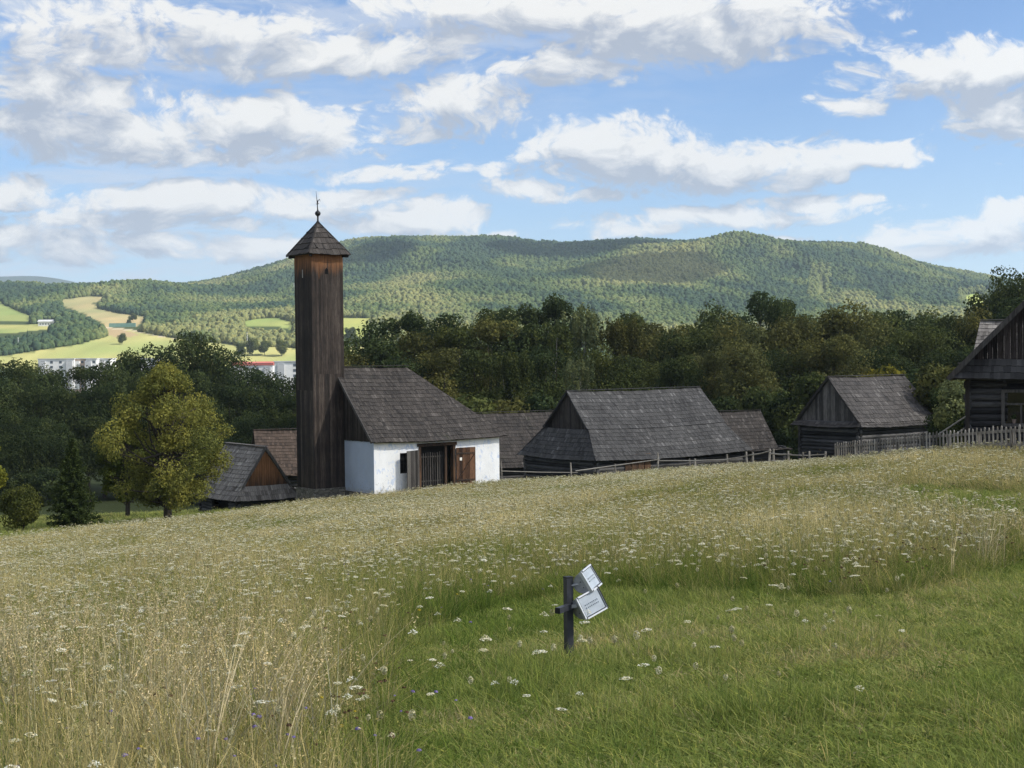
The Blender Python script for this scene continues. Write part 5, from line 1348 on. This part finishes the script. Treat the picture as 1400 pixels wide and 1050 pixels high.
# tall grass
x, y, z, px, py = region(80000, 6.5, 97, .86)
BOT = np.exp(-(np.hypot((px - 620) / 230, (py - 1010) / 95) ** 2))
k = (dist_mown(x, y, z) | (rg.random(len(x)) < .05 + .75 * BOT)) & (y < meadow_end(px) + .3) & outside(x, y)
x, y, z, px, py = (q[k] for q in (x, y, z, px, py)); n = len(x)
tone = np.clip(greenness(x, y, px, py) + rg.normal(size=n) * .20, 0, 1)
hs = (.60 + .7 * fbm(x / 1.6, y / 2.2, 75, 3)) * rg.uniform(.7, 1.3, n)
FARH = lambda y: np.interp(y, [8, 25, 48, 70, 90], [1, .95, .48, .38, .38])
hs *= FARH(y)
soft = np.mean([~dist_mown(x + a, y + b, H(x + a, y + b)) for a, b in ((-.7, 0), (.7, 0), (0, -1.1), (.3, -2.0), (-.4, .8), (-1.3, -.5))], axis=0)
hs *= 1 - .62 * soft * rg.uniform(.5, 1.2, n); tone = np.clip(tone - .30 * soft, 0, 1)
low = np.exp(-(np.hypot((px - 660) / 260, (py - 1020) / 110) ** 2)); hs *= 1 - .62 * low; inm = ~dist_mown(x, y, z); hs = np.where(inm, np.minimum(hs * .75, .55), hs); tone = np.clip(tone - .16 * low - .1 * inm, 0, 1)
near_right = inpoly(px, py, [(800, 960), (1400, 700), (1400, 830), (1000, 820)]); hs = np.where(near_right, hs * .8, hs)
wd = np.interp(y, [8, 20, 50, 95], [1.0, 1.15, 1.6, 2.1])
scatter('meadow_grass', np.stack([x, y, z - .02], -1), rotz(n, .06), np.stack([wd, wd, hs], -1), tone, rg.integers(0, 7, n), P_MEAD, 'tall dry late summer meadow grass on the slope')
# mown turf
x, y, z, px, py = region(52000, 6.5, 40, 1.1)
k = ~dist_mown(x, y, z) & outside(x, y); x, y, z, px, py = (q[k] for q in (x, y, z, px, py)); n = len(x)
x2, y2, z2, px2, py2 = region(9000, 68, 150, 1.0); k2 = (y2 > meadow_end(px2) + .5) & (px2 < 420) & outside(x2, y2)
fringe = fbm(x / 1.1, y / 1.6, 83, 3)
hs = np.interp(fringe, [.3, .5, .72], [.75, 1.05, 1.8]) * rg.uniform(.7, 1.3, n)
trod = np.exp(-(np.hypot((px - 1330) / 240, (py - 960) / 130) ** 2)); hs *= 1 - .45 * trod
tone = np.clip(.42 + (fbm(x / 2.5, y / 2, 81, 3) - .5) * 1.2 + trod * .22 + rg.normal(size=n) * .24, 0, 1)
X = np.concatenate([x, x2[k2]]); Y = np.concatenate([y, y2[k2]]); Z = np.concatenate([z, z2[k2]]); n2 = k2.sum()
wd = np.interp(Y, [8, 20, 60, 150], [1.0, 1.2, 3, 5]); hs = np.concatenate([hs, np.full(n2, 2.2)]); tone = np.concatenate([tone, np.clip(rg.normal(.6, .15, n2), 0, 1)])
scatter('mown_grass', np.stack([X, Y, Z - .005], -1), rotz(len(X), .08), np.stack([wd, wd, hs], -1), tone, rg.integers(0, 5, len(X)), P_LAWN, 'short mown green grass around the floodlight and on the lawn')
# straw stalks
x, y, z, px, py = region(18000, 7, 96, 1.0); pz = proj(np.stack([x, y, z], -1))
clump = fbm(x / 1.6, y / 2.2, 91, 3); w = np.exp(-(np.hypot((px - 290) / 110, (py - 960) / 120) ** 2)) * .24 + np.exp(-(np.hypot((px - 30) / 80, (py - 1000) / 90) ** 2)) * .3 + np.exp(-(np.hypot((px - 600) / 260, (py - 690) / 40) ** 2)) * .12 - np.exp(-(np.hypot((px - 860) / 420, (py - 930) / 150) ** 2)) * .5
k = dist_mown(x, y, z) & (y < meadow_end(px) + .2) & outside(x, y) & (clump + w + (rg.random(len(x)) - .5) * .25 > .66)
x, y, z = x[k], y[k], z[k]; n = len(x)
lean = np.stack([rg.normal(size=n) * .07, .16 + rg.normal(size=n) * .10, (fbm(x / 1.2, y / 1.8, 93, 2) - .5) * 5 + rg.normal(size=n) * .35], -1)
s = rg.uniform(.7, 1.08, n) * FARH(y); wd = np.interp(y, [8, 30, 95], [1, 1.3, 1.9])
scatter('straw_stalks', np.stack([x, y, z], -1), lean, np.stack([wd, wd, s], -1), np.clip(rg.normal(.5, .25, n), 0, 1), rg.integers(0, 6, n), P_DRY, 'pale straw coloured seeding grass stalks leaning in the wind')

# wild carrot, seed nests, scabious and yellow flowers
FLW = leaf_mat('umbel', inst=[(0, (.80, .79, .69)), (.4, (.64, .61, .43)), (1, (.30, .28, .15))], trans=.2, var=.18)
def umbel(kind, r, seed):
    h = 1.0; st, f, t, tip = blades(1, h, h, .001, .005, .10, r, 4); parts_s = [(st, f, t)]; top = tip[0]
    if kind == 'flat':
        n = 60; a = r.uniform(0, 6.283, n); q = np.sqrt(r.random(n)) * .036; c = top + np.stack([q * np.cos(a), q * np.sin(a), .012 - q * q * 5 + r.normal(size=n) * .0015], -1); nm = rand_dirs(n, r) * .35 + (0, 0, 1)
        size = .0125
    elif kind == 'loose':
        n = 46; a = r.uniform(0, 6.283, n); q = np.sqrt(r.random(n)) * .034; c = top + np.stack([q * np.cos(a), q * np.sin(a), .02 - q * .9 + r.normal(size=n) * .003], -1); nm = rand_dirs(n, r) * .6 + (0, 0, 1); size = .011
    else:   # closed nest
        n = 60; d = rand_dirs(n, r); d[:, 2] = d[:, 2] * 1.25; c = top + d * (.018, .018, .02) + (0, 0, .012); nm = d; size = .0125
    nm = nm / np.linalg.norm(nm, axis=1, keepdims=True); v, f2 = leaf_quads(c, size, nm, r, .8)
    sp = []
    for j in range(7):      # rays of the umbel
        e = c[j * len(c) // 7]; b = top - (0, 0, .03); dv = e - b; sd_ = np.cross(dv, (.3, .5, .8)); sd_ = sd_ / (np.linalg.norm(sd_) + 1e-9) * .0009
        sp.append((np.array([b - sd_, b + sd_, e + sd_, e - sd_]), np.array([[0, 1, 2, 3]]), np.array([.5])))
    V, Fq, T = merge(parts_s + sp + [(v, f2, np.clip(r.normal(.5, .2, len(c)), 0, 1))]); ns = len(f) + 7
    me = np_mesh('umbel', V, Fq, tint=T); me.materials.append(STEM); me.materials.append(FLW)
    mi = np.ones(len(Fq), np.int32); mi[:ns] = 0; me.polygons.foreach_set('material_index', mi); return proto('umbel', me)
UMB = [umbel('flat', rg, k) for k in range(4)] + [umbel('loose', rg, k) for k in range(2)] + [umbel('nest', rg, k) for k in range(3)]
def flowers(name, x, y, z, hmin, hmax, tone, idx, protos, label, wscale):
    n = len(x); h = rg.uniform(hmin, hmax, n) * np.interp(y, [8, 25, 50, 90], [1, .95, .62, .45]); s = np.interp(y, [8, 25, 60, 95], wscale) * rg.uniform(.7, 1.35, n)
    # stems are one metre long in the prototype; heads keep their size when the stem is sunk into the turf
    scatter(name, np.stack([x, y, z + h - s], -1), rotz(n, .09), np.stack([s, s, s], -1), tone, idx, protos, label)
x, y, z, px, py = region(84000, 7, 96, .85)
den = .5 + (fbm(x / 4.5, y / 6, 95, 3) - .5) * .55 + (rg.random(len(x)) - .5) * .55
top_px = py - .5 * F / y
# denser drifts as in the photograph
drift = np.exp(-(np.hypot((top_px * 0 + px - 700) / 620, (top_px - 700) / 75) ** 2)) * .14 + np.exp(-(np.hypot((px - 130) / 200, (top_px - 790) / 70) ** 2)) * .10 + np.exp(-(np.hypot((px - 1150) / 250, (top_px - 640) / 20) ** 2)) * .12
thin = np.exp(-(np.hypot((px - 330) / 260, (top_px - 970) / 130) ** 2)) * .05 + np.clip((px - 300) / 300, 0, 1) * np.exp(-(((py - 930) / 90) ** 2)) * .10
dm = dist_mown(x, y, z)
thr = np.interp(y, [8, 14, 30, 96], [.60, .53, .475, .45])
k = (den + drift - thin > thr) & dm & (y < meadow_end(px) + .1) & outside(x, y)
k |= (~dm) & (rg.random(len(x)) < .012 + .13 * np.exp(-(np.hypot((px - 1130) / 110, (py - 905) / 45) ** 2)) + .18 * np.exp(-(np.hypot((px - 640) / 160, (py - 1000) / 70) ** 2)) + .10 * np.exp(-(np.hypot((px - 1000) / 160, (py - 1010) / 50) ** 2))) & outside(x, y) & (y > 8) & (px < 1280)
x, y, z, px, py = (q[k] for q in (x, y, z, px, py)); n = len(x)
nest = rg.random(n) < np.where(px > 900, .5, .33); idx = np.where(nest, rg.integers(6, 9, n), rg.integers(0, 6, n))
tone = np.where(nest, rg.uniform(.55, 1, n), np.where(rg.random(n) < .18, rg.uniform(0, .15, n), rg.uniform(.1, .6, n)))
flowers('wild_carrot_flowers', x, y, z, .32, .72, tone, idx, UMB, 'white wild carrot umbels and closed seed heads all over the meadow', [.86, 1.05, 1.35, 1.7])
PUR = leaf_mat('purple_petal', inst=[(0, (.20, .17, .42)), (.6, (.26, .20, .46)), (.61, (.45, .34, .04)), (1, (.50, .40, .05))], trans=.2, var=.2); BRN = leaf_mat('brown_head', col=(.10, .065, .042), trans=0, var=.4)
def button(m):
    st, f, t, tip = blades(1, 1, 1, .001, .004, .12, rg, 4); n = 30; d = rand_dirs(n, rg); d[:, 2] = np.abs(d[:, 2]); c = tip[0] + d * (.013, .013, .008); v, f2 = leaf_quads(c, .013, d, rg, .8)
    V, Fq, T = merge([(st, f, t), (v, f2, rg.random(n))]); me = np_mesh('button', V, Fq, tint=T); me.materials.append(STEM); me.materials.append(m); mi = np.ones(len(Fq), np.int32); mi[:len(f)] = 0; me.polygons.foreach_set('material_index', mi); return proto('button', me)
BP = [button(PUR) for k in range(2)]; BB = [button(BRN) for k in range(3)]
x, y, z, px, py = region(1500, 7.5, 45, 1.3); k = outside(x, y) & (dist_mown(x, y, z) | (rg.random(len(x)) < .05 + .35 * np.exp(-(np.hypot((px - 620) / 230, (py - 1010) / 80) ** 2)))) & (fbm(x / 2, y / 3, 97, 2) > .52); x, y, z = x[k], y[k], z[k]; n = len(x)
flowers('meadow_flowers', x, y, z, .15, .42, np.where(rg.random(n) < .85, rg.uniform(0, .6, n), rg.uniform(.62, 1, n)), rg.integers(0, 2, n), BP, 'scattered lilac and yellow flowers in the meadow', [.85, 1.0, 1.3, 1.8])
x, y, z, px, py = region(16000, 8, 95, .95); k = outside(x, y) & dist_mown(x, y, z) & (y < meadow_end(px)) & (fbm(x / 3, y / 4, 98, 3) + np.exp(-(np.hypot((px - 1190) / 90, (py - 790) / 30) ** 2)) * .3 + (rg.random(len(x)) - .5) * .3 > .63); x, y, z = x[k], y[k], z[k]; n = len(x)
flowers('brown_seed_heads', x, y, z, .25, .5, np.zeros(n), rg.integers(0, 3, n), BB, 'dark brown dried seed heads in the meadow', [1.0, 1.2, 1.5, 1.9])
# ------------------------------------------------------------------ clouds overhead that shade the near ground, haze
def cloud_mesh(name, cx, cy_, ax, ay, hz_, H0, seed, mat, label):
    r = np.random.default_rng(seed)
    n, m = 96, 48
    th = np.linspace(0, 2 * np.pi, n, endpoint=False); ph = np.linspace(-np.pi / 2, np.pi / 2, m)
    TH, PH = np.meshgrid(th, ph)
    X, Y, Z = np.cos(PH) * np.cos(TH), np.cos(PH) * np.sin(TH), np.sin(PH)
    k = .72 + .5 * fbm(X * 2.2 + 7 + seed, Y * 2.2 + Z * 2, seed, 4)
    X, Y = X * k, Y * k; Z = np.where(Z > 0, Z * k * (1 + .6 * fbm(X * 4, Y * 4, seed + 3, 3)), Z * .25)
    V = np.stack([cx + X * ax, cy_ + Y * ay, H0 + Z * hz_], -1).reshape(-1, 3)
    i = (np.arange(m - 1)[:, None] * n + np.arange(n)[None]).ravel(); j = (np.arange(m - 1)[:, None] * n + (np.arange(n)[None] + 1) % n).ravel()
    Fq = np.stack([i, j, j + n, i + n], -1)
    o = link(name, np_mesh(name, V, Fq, smooth=True), mat)
    return tag(o, label, None, None, 'structure')
cm = bpy.data.materials.new('cloud_vapour'); cm.use_nodes = True; nt = cm.node_tree; nt.nodes.clear()
mx = nd(nt, 'ShaderNodeMixShader', .37, nt.nodes.new('ShaderNodeBsdfTransparent').outputs[0], nd(nt, 'ShaderNodeBsdfTranslucent', (.93, .95, .98, 1)).outputs[0])
nd(nt, 'ShaderNodeOutputMaterial', mx.outputs[0])
cm2 = bpy.data.materials.new('cloud_vapour_dense'); cm2.use_nodes = True; nt = cm2.node_tree; nt.nodes.clear()
mx = nd(nt, 'ShaderNodeMixShader', .68, nt.nodes.new('ShaderNodeBsdfTransparent').outputs[0], nd(nt, 'ShaderNodeBsdfTranslucent', (.93, .95, .98, 1)).outputs[0])
nd(nt, 'ShaderNodeOutputMaterial', mx.outputs[0])
def shade_cloud(tx, ty, ax, ay, H0, seed, label):
    k = (H0 - h1(tx, ty)) / SUNV[2]
    cloud_mesh('cloud', tx + SUNV[0] * k, ty + SUNV[1] * k, ax, ay, 90, H0, seed, cm if ty < 1000 else cm2, label)
shade_cloud(10, 120, 400, 330, 760, 1, 'broad white cumulus drifting over the museum meadow')
shade_cloud(150, 2480, 150, 150, 900, 3, 'long white cumulus drifting over the far ridge')
shade_cloud(220, 2040, 85, 175, 900, 5, 'small white cumulus drifting over the far slope')
shade_cloud(-235, 2340, 60, 75, 900, 6, 'unseen cloud added to shade the left shoulder of the hill')  # added cloud; its shadow stands in for dark conifers on this slope

hm = bpy.data.materials.new('haze_air'); hm.use_nodes = True; nt = hm.node_tree; nt.nodes.clear()
pv = nt.nodes.new('ShaderNodeVolumePrincipled'); pv.inputs['Color'].default_value = (.66, .82, 1.0, 1); pv.inputs['Density'].default_value = HAZE
pv.inputs['Anisotropy'].default_value = .2
ho = nt.nodes.new('ShaderNodeOutputMaterial'); nt.links.new(pv.outputs[0], ho.inputs['Volume'])
hb = MB(); hb.box(-6500, 6500, -200, 14200, -60, 560); tag(hb.build('haze', hm), kind='stuff')
